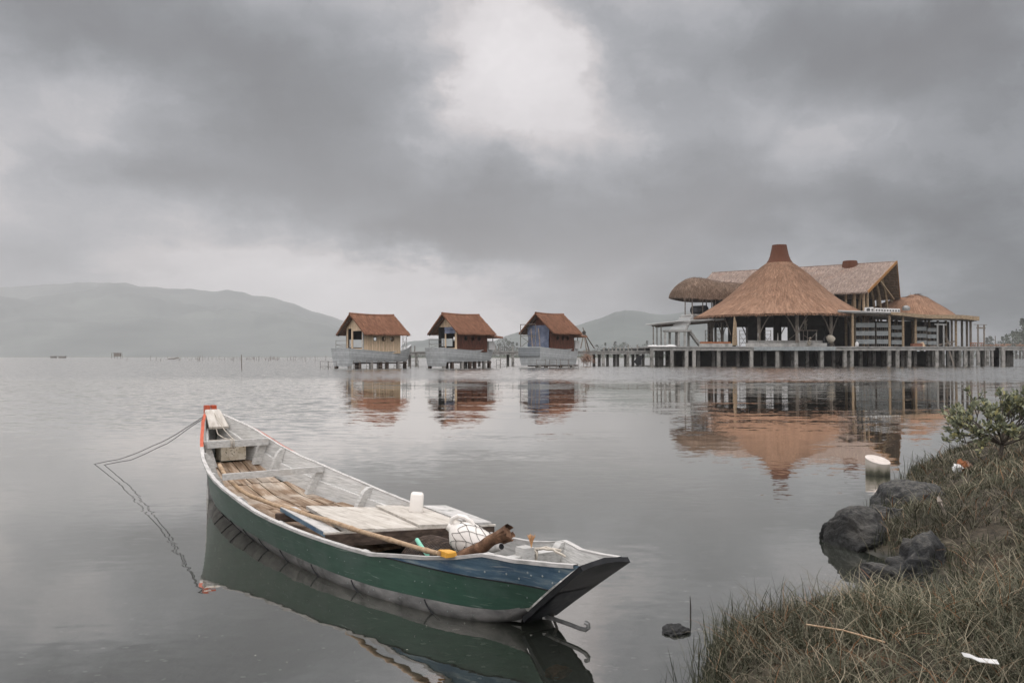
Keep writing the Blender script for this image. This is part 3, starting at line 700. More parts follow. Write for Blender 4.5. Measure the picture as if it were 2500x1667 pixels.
# log with peeling bark
b = MB(); l0, l1 = P(1118, 1362, 5.02), P(1240, 1300, 4.88); dl = (l1 - l0).normalized()
pts = [l0 + (l1 - l0) * (i / 12) + Vector((0, 0, .004 * math.sin(i * .9))) for i in range(13)]
b.tube(pts, [.031 + .009 * i / 12 + .0015 * math.sin(i * 1.9) for i in range(13)], 12, .6)
log_ = tag(b.build('log', M['bark'], None, 45, base=True), 'brown log with peeling bark sticking out of the boat', 'log')
b = MB(); sd_ = dl.cross(Vector((0, 0, 1))).normalized(); ud = sd_.cross(dl)
for k in range(7):
    a = 2 * math.pi * k / 7 + random.uniform(-.3, .3); ln = random.uniform(-.005, .018); wd = random.uniform(.40, .62)
    rows = []
    for j in range(6):
        f = j / 5; c_ = l1 - dl * .05 + dl * (.05 + ln) * f; r_ = .0415 + .004 * f + .006 * f * f * random.random()
        rows.append([c_ + dl * .012 * f * random.random() + (sd_ * math.cos(a + u_) + ud * math.sin(a + u_)) * r_ for u_ in (-wd, 0, wd * (1 - .35 * f))])
    b.grid(rows, random.random() * .6)
b.v = [tuple(Vector(v) - log_.location) for v in b.v]; b.build('peeling_bark', M['bark'], log_, 60)
# yellow scoop, mint tube, pale pipe, basket
c_ = BI(1094, 1348, .345); b = MB()
rows = [[(c_.x - .085 + x, c_.y + y * wd, c_.z + z) for y, z in ((-.035, -.015), (-.03, .012 * k), (.03, .012 * k), (.035, -.015))] for x, wd, k in ((0, .25, .4), (.025, .5, .7), (.055, .95, 1.), (.12, 1., 1.), (.125, .7, .6))]
b.grid(rows, .5, close=True); b.f += [(0, 1, 2, 3), (16, 17, 18, 19)]
bthing(b, 'scoop', M['yellow'], 'yellow plastic scoop at the end of the bamboo pole', 'scoop')
b = MB(); b.tube([BI(*r2(232, 572), .18), BI(*r2(275, 640), .24), BI(*r2(330, 708), .31)], .013, 10, .5); bthing(b, 'tube', M['mint'], 'short mint green tube beside the dark basket in the boat', 'tube')
b = MB(); p0, p1 = P(1178, 1345, 5.0), P(1224, 1332, 4.86); b.tube([p0, p1], .020, 12, .5); dd = (p1 - p0).normalized()
pipe = tag(b.build('pipe', M['rim'], None, 40, base=True), 'short pale pipe with dark open end under the log', 'pipe')
b = MB(); b.tube([p1 - dd * .001, p1 + dd * .002], .016, 12, .5); b.v = [tuple(Vector(v) - pipe.location) for v in b.v]; b.build('bore', M['tar'], pipe)  # black disc on the pipe end paints in its dark inside
c_ = Vector((4.22, -.06, .13)); bs = MB()
bk = empty('basket', BM_ @ c_, BROT); tag(bk, 'dark slatted basket lying in the hold of the boat', 'basket')
rows = []
for i in range(9):
    x = -.17 + .34 * i / 8; rows.append([(x, math.cos(a) * .20, math.sin(a) * .17) for a in np.linspace(.1, math.pi - .1, 12)])
bs.grid(rows, .2); bs.build('basket_shell', M['tar_grey'], bk)
bs = MB()
for i in range(18):
    x = -.18 + .36 * i / 17; bs.tube([(x, math.cos(a) * .207, math.sin(a) * .177) for a in np.linspace(.1, math.pi - .1, 12)], .0042, 5, cap=False)
bs.build('slats', M['dark_wood'], bk)
# foam float below the bow thwart
b = MB(); b.box((.40, .01, .505), (.16, .235, .135), tint=.5)
b.v = [tuple(Vector(v) + Vector((noise.noise(Vector(v) * 9) * .01, 0, 0))) for v in b.v]
bthing(b, 'foam_float', M['foam'], 'speckled dirty foam block under the bow thwart', 'float', 0)
# ropes in the boat
def wob(p0, p1, n=14, sag=.0, jit=.004, seed=0):
    p0, p1 = Vector(p0), Vector(p1); out = []
    for i in range(n + 1):
        f = i / n; q = p0 + (p1 - p0) * f; q.z -= sag * 4 * f * (1 - f)
        e = min(f, 1 - f) * 2
        out.append(q + Vector((noise.noise((f * 6, seed, 0)), noise.noise((f * 6, seed, 5)), noise.noise((f * 6, seed, 9)))) * jit * e)
    return out
b = MB(); b.tube(wob((-.14, -.0, .89), (.16, -.03, .66), 10, .01), .005, 6); b.tube(wob((.16, -.03, .66), (.60, -.06, .645), 10, .012), .005, 6)
b.tube(wob((-.12, .012, .88), (.59, -.035, .645), 12, .03, .006, 3), .004, 6)
for k in range(3): b.tube([(.615 + math.cos(a) * .034, -.045 - .014 * k, .607 + math.sin(a) * .042) for a in np.linspace(0, 2 * math.pi, 13)], .004, 5, cap=False)
bthing(b, 'bow_rope', M['rope'], 'pale rope from the orange horns tied round the bow thwart', 'rope')
b = MB()
for k in range(7):
    b.tube([(4.95 + math.cos(a + k) * (.03 + .006 * (k % 3)), -.05 + .016 * k + .01 * math.sin(a), .335 + math.sin(a + k) * (.035 + .004 * (k % 2))) for a in np.linspace(0, 6.1, 14)], .0065, 6)
b.tube(wob((4.96, .05, .365), (5.12, .13, .345), 10, -.02, .012, 4), .0075, 6); b.tube(wob((4.94, .0, .36), (5.05, .16, .36), 10, -.015, .012, 8), .0075, 6)
rp = bthing(b, 'mooring_rope', M['rope'], 'coil of pale rope knotted on the bar at the near end of the boat', 'rope')
b = MB(); tip = BI(1297, 1322, .0)
for k in range(26):
    a = random.uniform(0, 6.28); s_ = random.uniform(.3, 1)
    b.tube([tip + Vector((0, 0, -.03)), tip + Vector((math.cos(a) * .006, math.sin(a) * .006, .0)), tip + Vector((math.cos(a) * .013 * s_, math.sin(a) * .013 * s_, .02)), tip + Vector((math.cos(a) * .022 * s_, math.sin(a) * .022 * s_, .042 * random.uniform(.7, 1.1)))], .0016, 4)
b.v = [tuple(Vector(v) - rp.location) for v in to_world(b.v)]
o = b.build('frayed_end', M['fray'], rp); o['label'] = 'orange frayed rope end'
# hanging rope under the hook, mooring lines out to the left
b = MB(); b.tube([P(1348, 1493, 4.70), P(1352, 1510, 4.69), P(1360, 1530, 4.68), P(1364, 1550, 4.66), (P(1366, 1560, 4.66).x, 4.66, -.12)], .007, 7)
tag(b.build('hanging_rope', M['line'], None, 40, base=True), 'dark rope hanging from the near end of the boat into the water', 'rope')
def moor(pix, lab):
    pix = [(x, y) for x, y in pix]; e = PZ(*pix[-1]); Ys = BM_ @ Vector((.18, -.19, .6)); b = MB(); pts = []
    xs0, xs1 = pix[0][0], pix[-1][0]
    for x, y in pix: pts.append(P(x, y, Ys.y + (e.y - Ys.y) * (x - xs0) / (xs1 - xs0)))
    pts.append(pts[-1] + Vector((-.5, .12, -.10)))
    out = []
    for i in range(len(pts) - 1):
        for k in range(5): q = pts[i].lerp(pts[i + 1], k / 5); out.append(q + Vector((0, 0, noise.noise((i + k * .2, 0, len(pix))) * .006)))
    out.append(pts[-1]); b.tube(out, .0038, 6)
    tag(b.build('mooring_line', M['line'], None, 40, base=True), lab, 'rope', 'mooring lines')
moor([(497, 1017), (439, 1055), (395, 1079), (348, 1100), (292, 1120.5), (233, 1132)], 'upper of the two dark lines from the bow into the water at left')
moor([(497, 1021), (455, 1050), (410, 1082), (375, 1098), (321, 1122), (257, 1134)], 'lower, shorter of the two dark lines from the bow into the water at left')

# ================================================================ HUTS, WALKWAY, PAVILION
M['thatch_red'] = mat('red brown thatch', [(.082, .036, .021), (.215, .102, .060), (.38, .20, .125)], 1.3, (4, .6, .6), .95, .9, .08, .42, grain=True, blotch=(.13, .055, .032, .22, .50, .72))
M['thatch_tan'] = mat('tan thatch', [(.10, .052, .031), (.225, .128, .080), (.38, .235, .155)], 1.2, (3.2, .5, 1.), .95, .9, .10, .42, grain=True, blotch=(.27, .165, .108, .10, .50, .70))
M['thatch_cap'] = mat('dark red thatch', [(.055, .020, .011), (.105, .040, .022), (.15, .065, .036)], 1.6, (9, 1, 1), .95, .8, .06, .15, grain=True)
M['thatch_grey'] = mat('greyed thatch', [(.12, .085, .068), (.24, .185, .155), (.38, .305, .262)], 1.3, (3.2, .6, .6), .95, .9, .08, .4, grain=True, blotch=(.24, .125, .075, .16, .56, .74))
M['thatch_brown'] = mat('brown shaggy thatch', [(.06, .038, .026), (.19, .130, .092), (.36, .26, .195)], 1.3, (3.5, .5, .6), .95, .9, .10, .5, grain=True)
M['beige'] = mat('pale new boards', [(.48, .36, .235), (.66, .51, .35), (.78, .63, .46)], 2.2, (5, 5, .7), .8, .25, .01, .06, lines=((1.0, 1.0, 0), .26, .06, (.26, .16, .085), .6), blotch=(.40, .28, .17, 1.6, .62, .8))
M['brown'] = mat('dark stained boards', [(.038, .013, .008), (.095, .032, .018), (.16, .058, .032)], 2.2, (5, 5, .7), .7, .25, .01, .06, lines=((1.0, 1.0, 0), .24, .06, (.012, .006, .004), .6))
M['hull_grey'] = mat('grey hull paint', [(.34, .36, .365), (.44, .46, .465), (.51, .53, .53)], 1.2, (2, 2, 1.6), .75, .25, .02, .07, lines=((.06, .0, 1.0), .30, .06, (.28, .295, .30), .5), blotch=(.29, .30, .295, .8, .56, .78))
M['hull_dark'] = mat('fresh grey paint', [(.21, .23, .24), (.26, .28, .29)], 1.2, (2, 2, 1.6), .75, .2, .02, .05, lines=((.06, 0, 1.0), .30, .05, (.08, .085, .09), .8))
M['concrete'] = mat('raw concrete', [(.20, .20, .19), (.31, .305, .29), (.40, .39, .37)], 1.6, (1, 1, 1), .9, .3, .02, .12, blotch=(.14, .14, .13, .9, .52, .72))
M['pile'] = mat('concrete piles', [(.19, .185, .17), (.29, .28, .26), (.40, .385, .355)], 2.2, (2, 2, .8), .9, .3, .02, .2, blotch=(.075, .075, .066, 1.3, .50, .68))
M['dark_in'] = mat('unlit inner walls', [(.02, .022, .023), (.035, .036, .036)], 1.5, (1, 1, 1), .9, .1, .01, .1)  # near-black colour carries the shade of unlit interiors
M['tarp'] = mat('blue tarpaulin', [(.065, .082, .13), (.125, .15, .215), (.23, .25, .31)], 1.1, (1, 1, 1), .6, .7, .12, .1)
M['pole_steel'] = mat('scaffold tube', [(.07, .06, .05), (.16, .14, .12), (.26, .24, .21)], 3, (1, 1, 1), .6, .2, .01, .2, metal=.3)
M['post'] = mat('bamboo posts', [(.16, .115, .07), (.30, .225, .145), (.40, .31, .21)], 1.5, (2, 2, 3), .75, .3, .02, .15)
M['timber'] = mat('grey timber', [(.10, .085, .07), (.19, .165, .14), (.28, .25, .215)], 2., (3, 3, .8), .85, .3, .02, .12)
M['panel'] = mat('pale steel panel', [(.20, .225, .23), (.28, .305, .31), (.36, .385, .385)], 1.2, (1, 1, 1), .55, .15, .02, .18)
M['offwhite'] = mat('off white metal', [(.52, .52, .51), (.66, .66, .65)], 2, (1, 1, 1), .6, .15, .01, .08)
M['grille'] = mat('fan grille', [(.05, .05, .052), (.09, .09, .092)], 4, (1, 1, 1), .7, .1, .01, .1)
M['gold'] = mat('golden thatch edge', [(.20, .095, .032), (.33, .175, .065)], 2, (4, 4, 4), .9, .5, .04, .1)
M['skin'] = mat('skin', [(.20, .11, .07), (.30, .18, .12)], 9, (1, 1, 1), .6, .1, .01, 0)
M['cloth_pale'] = mat('pale clothes', [(.30, .27, .22), (.46, .42, .35)], 5, (1, 1, 1), .9, .3, .02, .1)
M['cloth_dark'] = mat('dark clothes', [(.018, .02, .024), (.04, .042, .048)], 5, (1, 1, 1), .9, .3, .02, .1)
M['brick'] = mat('red bricks', [(.16, .07, .045), (.27, .12, .075)], 4, (1, 1, 1), .9, .4, .02, .1, lines=((0, 0, 1.), .12, .1, (.12, .08, .06), .6))
M['rust'] = mat('rusty strip', [(.20, .075, .032), (.32, .13, .06)], 2, (1, 1, 1), .85, .3, .02, .1)
M['brush'] = mat('dry brushwood', [(.15, .095, .065), (.30, .19, .14), (.40, .28, .22)], 4, (1, 1, 1), .95, .2, .01, .3)
M['far_green'] = mat('far tree leaves', [(.024, .036, .022), (.045, .062, .036), (.075, .092, .052)], .8, (1, 1, 1), .95, .0, .1, .35)
M['far_trunk'] = mat('far tree trunks', [(.05, .042, .034), (.10, .085, .07)], 2., (1, 1, 1), .95, .0, .1, .1)

def thatch_fuzz(b, fn, n, ln, wd, lift, tilt=.25):
    """loose straws lying on a thatched surface: fn(u, v) -> point, u along the eave, v down the slope"""
    for _ in range(n):
        u, v = random.random(), random.random() ** .85
        p = Vector(fn(u, v)); q = Vector(fn(min(1, max(0, u + random.uniform(-tilt, tilt) * .06)), min(1.0, v + .06)))
        d = (q - p)
        if d.length < 1e-4: continue
        d.normalize(); du = (Vector(fn(min(1, u + .01), v)) - Vector(fn(max(0, u - .01), v)))
        if du.length < 1e-5: continue
        du.normalize(); nrm = du.cross(d); nrm = nrm if nrm.z > 0 else -nrm
        l_ = ln * random.uniform(.6, 1.3); a = p + nrm * lift * .2; e = p + d * l_ + nrm * lift * random.uniform(.2, 1.2); sd_ = du * wd / 2
        t_ = random.random(); g0 = (random.random() * 50, random.random() * 50, 0)
        b.add([a - sd_, a + sd_, e + sd_ * .4, e - sd_ * .4], [(0, 1, 2, 3)], t_, [g0, g0, (g0[0], g0[1] + l_, 0), (g0[0], g0[1] + l_, 0)])

def gable_roof(name, m, par, x0, x1, yc, hw, ze, zr, th=.22, slump=.10, fuzz=900, wd=.05, ln=.5, curve=.0, x0r=None, x1r=None, batten=True):
    """thatched gable roof along local x; eaves at yc -/+ hw"""
    x0r = x0 if x0r is None else x0r; x1r = x1 if x1r is None else x1r
    b = MB()
    def surf(side):
        def f(u, v):
            xa, xb = x0r + (x0 - x0r) * v, x1r + (x1 - x1r) * v
            x = xa + (xb - xa) * u
            z = zr + (ze - zr) * (v - curve * math.sin(math.pi * v)) - slump * math.sin(math.pi * u) * (1 - v) + .03 * noise.noise((x * 1.3, v * 3, side))
            e = .05 * noise.noise((x * 3.1, side * 7, 2)) * (v > .97)
            return (x, yc + side * hw * v, z + e)
        return f
    for side in (-1, 1):
        f = surf(side); n, k = 26, 10
        rows = []; gr = []
        for i in range(n + 1):
            top = [f(i / n, j / k) for j in range(k + 1)]; bot = [(p[0], p[1] * 1.0, p[2] - th * (1 if j else .6)) for j, p in enumerate(top)]
            rows.append(top + bot[::-1]); L = math.hypot(hw, zr - ze)
            gr.append([(p[0], L * j / k, 0) for j, p in enumerate(top)] + [(p[0], L * (k - j) / k + 3, 0) for j, p in enumerate(bot[::-1])])
        b.grid(rows, .5, gr, close=True, flip=(side < 0)); q = len(b.v); m_ = 2 * k + 2
        b.f += [tuple(range(q - m_, q)), tuple(range(q - (n + 1) * m_, q - n * m_))]
        thatch_fuzz(b, f, fuzz if side < 0 else fuzz // 4, ln, wd, .05)
        for _ in range(fuzz // 5):                                    # ragged eave
            u = random.random(); p = Vector(f(u, 1.0)) - Vector((0, 0, th * random.random())); l_ = random.uniform(.08, .22)
            b.add([p, p + Vector((wd, 0, 0)), p + Vector((wd * .5 + random.uniform(-.05, .05), side * l_ * .8, -l_ * .6))], [(0, 1, 2)], random.random())
    rf = b.build(name, m, par, smooth=50)
    rt = MB(); rt.tube([(x0r + (x1r - x0r) * i / 12, yc, zr - slump * math.sin(math.pi * i / 12) - .02) for i in range(13)], .13, 8, .35)
    rt.build('ridge', m, rf)
    if batten:
        bt = MB()
        for xe in (x0 + .25, x1 - .25):
            for side in (-1, 1):
                bt = MB(); bt.bar((xe, yc, zr - th - .12), (xe, yc + side * hw * .97, ze - th - .05), .09, .12); bt.build('rafter', M['dark_wood'], rf, 0)
        for side in (-1, 1):
            bt = MB()
            for j in range(1, 10): v = j / 10; z = zr + (ze - zr) * v - th - .05; bt.bar((x0 + .05, yc + side * hw * v, z), (x0 + 1.2, yc + side * hw * v, z), .05, .05)
            bt.build('battens', M['timber'], rf, 0)
    return rf

def solve_x(C, a, nvec, y, px):
    """local x whose point (x, y) shows at photo column px"""
    u = (px - 1250) / F
    return (u * (C.y + nvec[1] * y) - C.x - nvec[0] * y) / (a[0] - u * a[1])
def solve_y(C, a, nvec, x, px):
    u = (px - 1250) / F
    return (u * (C.y + a[1] * x) - C.x - a[0] * x) / (nvec[0] - u * nvec[1])
def wall_open(b, p0, p1, z0, z1, holes, th=.1, tint=.5, top=None):
    """vertical wall from p0 to p1 (2-D) with rectangular holes (s0, s1, z0, z1) along it; built of butted boxes"""
    p0, p1 = Vector((*p0, 0)), Vector((*p1, 0)); d = (p1 - p0); L = d.length; d.normalize(); rz = Matrix.Rotation(math.atan2(d.y, d.x), 3, 'Z')
    xs = sorted({0, L, *[h[0] for h in holes], *[h[1] for h in holes]})
    for s0, s1 in zip(xs[:-1], xs[1:]):
        cuts = sorted([(h[2], h[3]) for h in holes if h[0] <= s0 + 1e-6 and h[1] >= s1 - 1e-6]); z = z0
        for c0, c1 in cuts + [(z1, z1)]:
            if c0 - z > .01:
                c = p0 + d * (s0 + s1) / 2; b.box((c.x, c.y, (z + c0) / 2), (s1 - s0, th, c0 - z), rz, tint)
            z = c1
HUTS = [dict(px=852, Y=105, al=45, tl=808, bow=1003, zc=850.4, ztl=850, zbow=841.5, zmin=856.8, zbt=894, zbs=885, w0=886.5, w1=977, eL=889.5, eR=1001, ze=816, zr=764.6, gl=816, side='beige', front='beige',
             label='boat-shaped hut with pale side boards, leftmost of the three', dark=0),
        dict(px=1083.6, Y=109, al=47, tl=1037, bow=1205, zc=849, ztl=848, zbow=843, zmin=853.5, zbt=894, zbs=883.5, w0=1114.5, w1=1189, eL=1118, eR=1211, ze=815, zr=764, gl=1040.6, side='brown', front='beige',
             label='boat-shaped hut with dark side boards and pale gable, middle of three', dark=1),
        dict(px=1319, Y=115, al=49, tl=1265, bow=1411, zc=847, ztl=846.6, zbow=843, zmin=851, zbt=892, zbs=891.5, w0=1343.7, w1=1401, eL=1351, eR=1421, ze=813.5, zr=763, gl=1264, side='brown', front='brown',
             label='boat-shaped hut all in dark boards with a blue tarp, nearest the pavilion', dark=2)]
HFR = []
for hi, h in enumerate(HUTS):
    al = R(h['al']); a = (math.cos(al), math.sin(al)); nv = (-math.sin(al), math.cos(al)); C = Vector((X_(h['px'], h['Y']), h['Y'], 0))
    hut = empty('boat_hut', C, al); tag(hut, h['label'], 'hut', 'boat-shaped huts on the lagoon')
    Wd = solve_y(C, a, nv, 0, h['tl']); L = solve_x(C, a, nv, Wd * .5, h['bow'])
    HFR.append((C, a, nv, Wd, L))
    at = lambda x, y: h['Y'] + a[1] * x + nv[1] * y
    zc, zm, zb = Z_(h['zc'], h['Y']), Z_(h['zmin'], at(L * .5, 0)), Z_(h['zbow'], at(L, Wd / 2))
    zbt, zbs = Z_(h['zbt'], h['Y']), Z_(h['zbs'], at(L * .5, 0))
    hw = lambda s: Wd / 2 * (1 - .93 * max(0, (s - .52) / .48) ** 2.3)
    sheer = lambda s: lerp(s, [0, .2, .5, .75, .9, 1], [zc, zc - .16, zm - .12, zm + .02, zm + (zb - zm) * .5, zb])
    keel = lambda s: lerp(s, [0, .055, .06, .9, 1], [zbt, zbt, zbs, zbs + .12, zbs + .35]) if hi < 2 else lerp(s, [0, .9, 1], [zbt, zbs, zbs + .3])
    b = MB(); rows = []
    ss = [0, .05, .06] + list(np.linspace(.1, 1, 22))
    for s in ss:
        r_ = []
        for side in (-1, 1):
            js = range(7) if side < 0 else range(6, -1, -1)
            for j in js:
                f = j / 6; x = s * (L - .55 * (1 - f) * s) + .18 * (1 - f) * (1 - s); k_ = hw(s) * (.80 + .20 * f ** .7)
                r_.append((x, Wd / 2 + side * k_, keel(s) + (sheer(s) - keel(s)) * f))
        rows.append(r_)
    # go round: near side up, far side down, closed below
    b.grid(rows, .5, close=True); q = len(b.v); b.f += [tuple(range(14))[::-1], tuple(range(q - 14, q))]
    hull = b.build('hull', M['hull_grey'], hut, 25)
    b = MB()
    for side in (-1, 1):
        b.tube([(s * L, Wd / 2 + side * hw(s), sheer(s) + .0) for s in np.linspace(0, 1, 24)], .035, 5, .7)
    b.tube([(0, 0, zc), (0, Wd, zc)], .035, 5, .7); b.build('gunwale', M['hull_grey'], hut)
    if hi == 2:
        b = MB(); b.box((-.012, Wd * .5, zc - .62), (.03, Wd * .97, 1.1)); o = b.build('hull_patch', M['hull_dark'], hull, 0); o['label'] = 'darker freshly painted upper transom'
    # stilts
    for i, (s, fy) in enumerate(((.03, .12), (.03, .85), (.16, .12), (.32, .12), (.45, .12), (.56, .2), (.72, .2), (.86, .35), (.3, .85), (.6, .8))):
        if hi == 2 and i % 2: continue
        b = MB(); b.box((s * L + .12, Wd * fy + .05, (keel(s) + .02 - .9) / 2), (.34, .34, keel(s) + .92)); b.build('stilt', M['dark_wood' if i % 3 else 'pile'], hut, 0)
    b = MB(); b.box((L * .48, Wd * .5, zbs - .07), (L * .78, Wd * .55, .14)); b.build('floor_beams', M['dark_wood'], hut, 0)
    # house
    y0, y1 = Wd * .035, Wd * .965
    x0, x1 = solve_x(C, a, nv, y0, h['w0']), solve_x(C, a, nv, y0, h['w1'])
    zeav = Z_(h['ze'], at(x0, -.8)) + .12; zrid = Z_(h['zr'], at(x0 - .8, Wd / 2)); yo = 1.05
    zw1 = zeav + (zrid - zeav) * (yo + y0) / (Wd / 2 + yo) - .24; zfl = zm - .30
    th = .10
    mm, mf = M[h['side']], M[h['front']]
    pz = Z_((827.5, 826.5, 825.5)[hi], at(x0 + 3, y0)); pr = .27
    pxs = [x0 + (x1 - x0) * k for k in ((.31, .54, .77) if hi == 0 else (.29, .51, .72))]
    b = MB(); wall_open(b, (x0, y0), (x1, y0), zfl, zw1, [(p - x0 - pr, p - x0 + pr, pz - pr, pz + pr) for p in pxs], th)
    # round the square cut-outs off to portholes
    for p in pxs:
        for q in range(4):
            cx, cz = ((1, 1), (-1, 1), (-1, -1), (1, -1))[q]; n = 6
            arc = [(p + math.cos(R(90) * k / n) * cx * pr, pz + math.sin(R(90) * k / n) * cz * pr) for k in range(n + 1)]
            poly = arc + [(p + cx * pr, pz + cz * pr)]; m_ = len(poly)
            vs = [(x, y0 - th / 2 + .001, z) for x, z in poly] + [(x, y0 + th / 2 - .001, z) for x, z in poly]
            b.add(vs, [tuple(range(m_)), tuple(range(m_, 2 * m_))[::-1]] + [(k, (k + 1) % m_, m_ + (k + 1) % m_, m_ + k) for k in range(m_)], .5)
    b.build('side_wall', mm, hut, 0)
    for p in pxs:
        b = MB(); n = 24; b.tube([(p + math.cos(2 * math.pi * k / n) * pr, y0 - th / 2 - .005, pz + math.sin(2 * math.pi * k / n) * pr) for k in range(n + 1)], .028, 5, .3, cap=False); b.build('porthole', M['dark_wood'], hut)
    b = MB(); wall_open(b, (x0, y1), (x1, y1), zfl, zw1, [((x1 - x0) * .08, (x1 - x0) * .45, zfl + .75, zfl + 1.7)] + [(p - x0 - .25, p - x0 + .25, pz - .25, pz + .25) for p in pxs[1:]], th); b.build('side_wall', M['dark_in'], hut, 0)  # far wall coloured near black so the inside looks unlit through the portholes
    Wl = y1 - y0 - th - .01
    def gable(x, m_, holes, nm):
        b = MB(); wall_open(b, (x, y1 - th / 2 - .005), (x, y0 + th / 2 + .005), zfl, zw1 - .02, holes, th)
        zt = zrid - .32; hw_ = Wl / 2
        vs = [(x + dx_, Wd / 2 + dy_, z) for dx_ in (-th / 2, th / 2) for dy_, z in ((-hw_, zw1 - .02), (hw_, zw1 - .02), (0, zt))]
        b.add(vs, [(0, 1, 2), (5, 4, 3), (0, 3, 4, 1), (1, 4, 5, 2), (2, 5, 3, 0)], .5); return b.build(nm, m_, hut, 0)
    if hi == 0: gh = [(.16 * Wl / 2 * .9, .30 * Wl, zfl + .0, zw1 - .12), (.38 * Wl, .94 * Wl, zfl + .62, zw1 - .42)]
    elif hi == 1: gh = [(.0, .34 * Wl, zfl, zw1 - .03), (.40 * Wl, .92 * Wl, zfl + .5, zw1 - .03)]
    else: gh = [(.05 * Wl, .62 * Wl, zfl, zw1 - .03)]
    gable(x0 + th / 2, mf, gh, 'front_wall'); gable(x1 - th / 2, mm, [], 'back_wall') if hi else gable(x1 - th / 2, mm, [(.1 * Wl, .5 * Wl, zfl + .6, zw1 - .4)], 'back_wall')
    b = MB(); b.box(((x0 + x1) / 2, Wd / 2, zfl + .03), (x1 - x0 - .22, Wl - .22, .06)); b.build('floor', M['dark_in'], hut, 0)
    b = MB(); b.box((x0 - .01, y0 + .01, (zfl + zw1) / 2), (.13, .13, zw1 - zfl)); b.build('corner_post', M['hull_grey'] if hi == 0 else M['beige' if hi == 1 else 'brown'], hut, 0)
    xe0 = solve_x(C, a, nv, -yo, h['eL']); xe1 = solve_x(C, a, nv, -yo, h['eR'])
    gable_roof('thatched_roof', M['thatch_red'], hut, xe0, xe1, Wd / 2, Wd / 2 + yo, zeav, zrid, th=.20, fuzz=1500, wd=.05, ln=.55, x0r=xe0 - .1, x1r=xe1 - .25)
    if hi:                                                            # second little roof over the bow deck
        b = MB(); b.grid([[(xe1 - .6 + .55 * i, yy, zeav - .12 - .06 * i + .5 * (1 - abs(yy - Wd / 2) / (Wd / 2 + yo)) * .0) for yy in np.linspace(-yo * .7, Wd * .6, 6)] for i in range(5)], .4)
        b.grid([[(xe1 - .6 + .55 * i, yy, zeav - .32 - .06 * i) for yy in np.linspace(-yo * .7, Wd * .6, 6)] for i in range(5)], .4, flip=True)
        b.bar((xe1 - .6, -yo * .7, zeav - .23), (xe1 + 1.6, -yo * .7, zeav - .46), .06, .2); b.build('porch_roof', M['thatch_red'], hut, 40)
        b = MB(); b.tube([(xe1 + .8, .3, zm), (xe1 + .8, .3, zeav - .4)], .05, 6); b.build('porch_post', M['dark_wood'], hut)
        b = MB(); b.box((x1 + .9, .4, zm + .55), (.9, .35, 1.1)); b.box((x1 + 1.7, .75, zm + .45), (.5, .3, .9)); o = b.build('white_boards', M['offwhite'], hut, 0); o['label'] = 'white boards stacked on the bow deck'
    h.update(C=C, Wd=Wd, L=L, x0=x0, x1=x1, y0=y0, y1=y1, zfl=zfl, zw1=zw1, zc=zc, zm=zm, al=al, a=a, nv=nv, zeav=zeav, zrid=zrid)
def hut_pt(h, x, y, z): return Vector((h['C'].x + h['a'][0] * x + h['nv'][0] * y, h['C'].y + h['a'][1] * x + h['nv'][1] * y, z))
# tarpaulins
def tarp(h, y_a, y_b, za, zb, x, name_lab, seed, fold=.12):
    b = MB(); rows = []
    for i in range(15):
        y = y_a + (y_b - y_a) * i / 14
        rows.append([hut_pt(h, x - fold * (.5 + noise.noise((y * 1.7, j * .45, seed))), y, za + (zb - za) * j / 10 + .10 * noise.noise((y * 1.2, seed, 3)) * (j in (0, 10))) for j in range(11)])
    b.grid(rows, .5)
    b.grid([[v + Vector((.03, .03, 0)) for v in r_] for r_ in rows], .5, flip=True)
    return tag(b.build('tarpaulin', M['tarp'], None, 60, base=True), name_lab, 'tarp', 'blue tarpaulins on the huts')
h = HUTS[1]; tarp(h, h['y0'] + .1, h['y1'] * .62, h['zw1'] - .05, h['zw1'] - .85, h['x0'] - .10, 'blue tarpaulin rolled down under the pale gable of the middle hut', 1)
h = HUTS[2]; tarp(h, h['y0'] + .05, h['y1'] + .2, h['zw1'] + .15, h['zfl'] + .1, h['x0'] - .10, 'large blue tarpaulin hung over the front of the dark hut', 5, .22)
# scaffolding frames standing in the water and on the decks
def scaffold(p0, p1, z0, z1, label, group='scaffold frames around the huts', depth=.0, cross=True, r_=.028, mids=1):
    """frame between two plan points"""
    p0, p1 = Vector((p0[0], p0[1], 0)), Vector((p1[0], p1[1], 0)); e = empty('scaffold_frame', (p0 + p1) / 2 + Vector((0, 0, z0)))
    O = e.location; up = lambda p, z: Vector((p.x, p.y, z)) - O
    for p in (p0, p1): b = MB(); b.tube([up(p, z0), up(p, z1)], r_, 6); b.build('upright', M['pole_steel'], e)
    zz = [z1 - .06] + [z0 + (z1 - z0) * (k + 1) / (mids + 1) for k in range(mids)]
    for z in zz: b = MB(); b.tube([up(p0, z), up(p1, z)], r_ * .8, 6); b.build('rail', M['pole_steel'], e)
    if cross:
        b = MB(); b.tube([up(p0, z0 + .1), up(p1, zz[-1])], r_ * .6, 5); b.build('brace', M['pole_steel'], e)
        b = MB(); b.tube([up(p1, z0 + .1), up(p0, zz[-1])], r_ * .6, 5); b.build('brace', M['pole_steel'], e)
    return tag(e, label, 'scaffold', group)
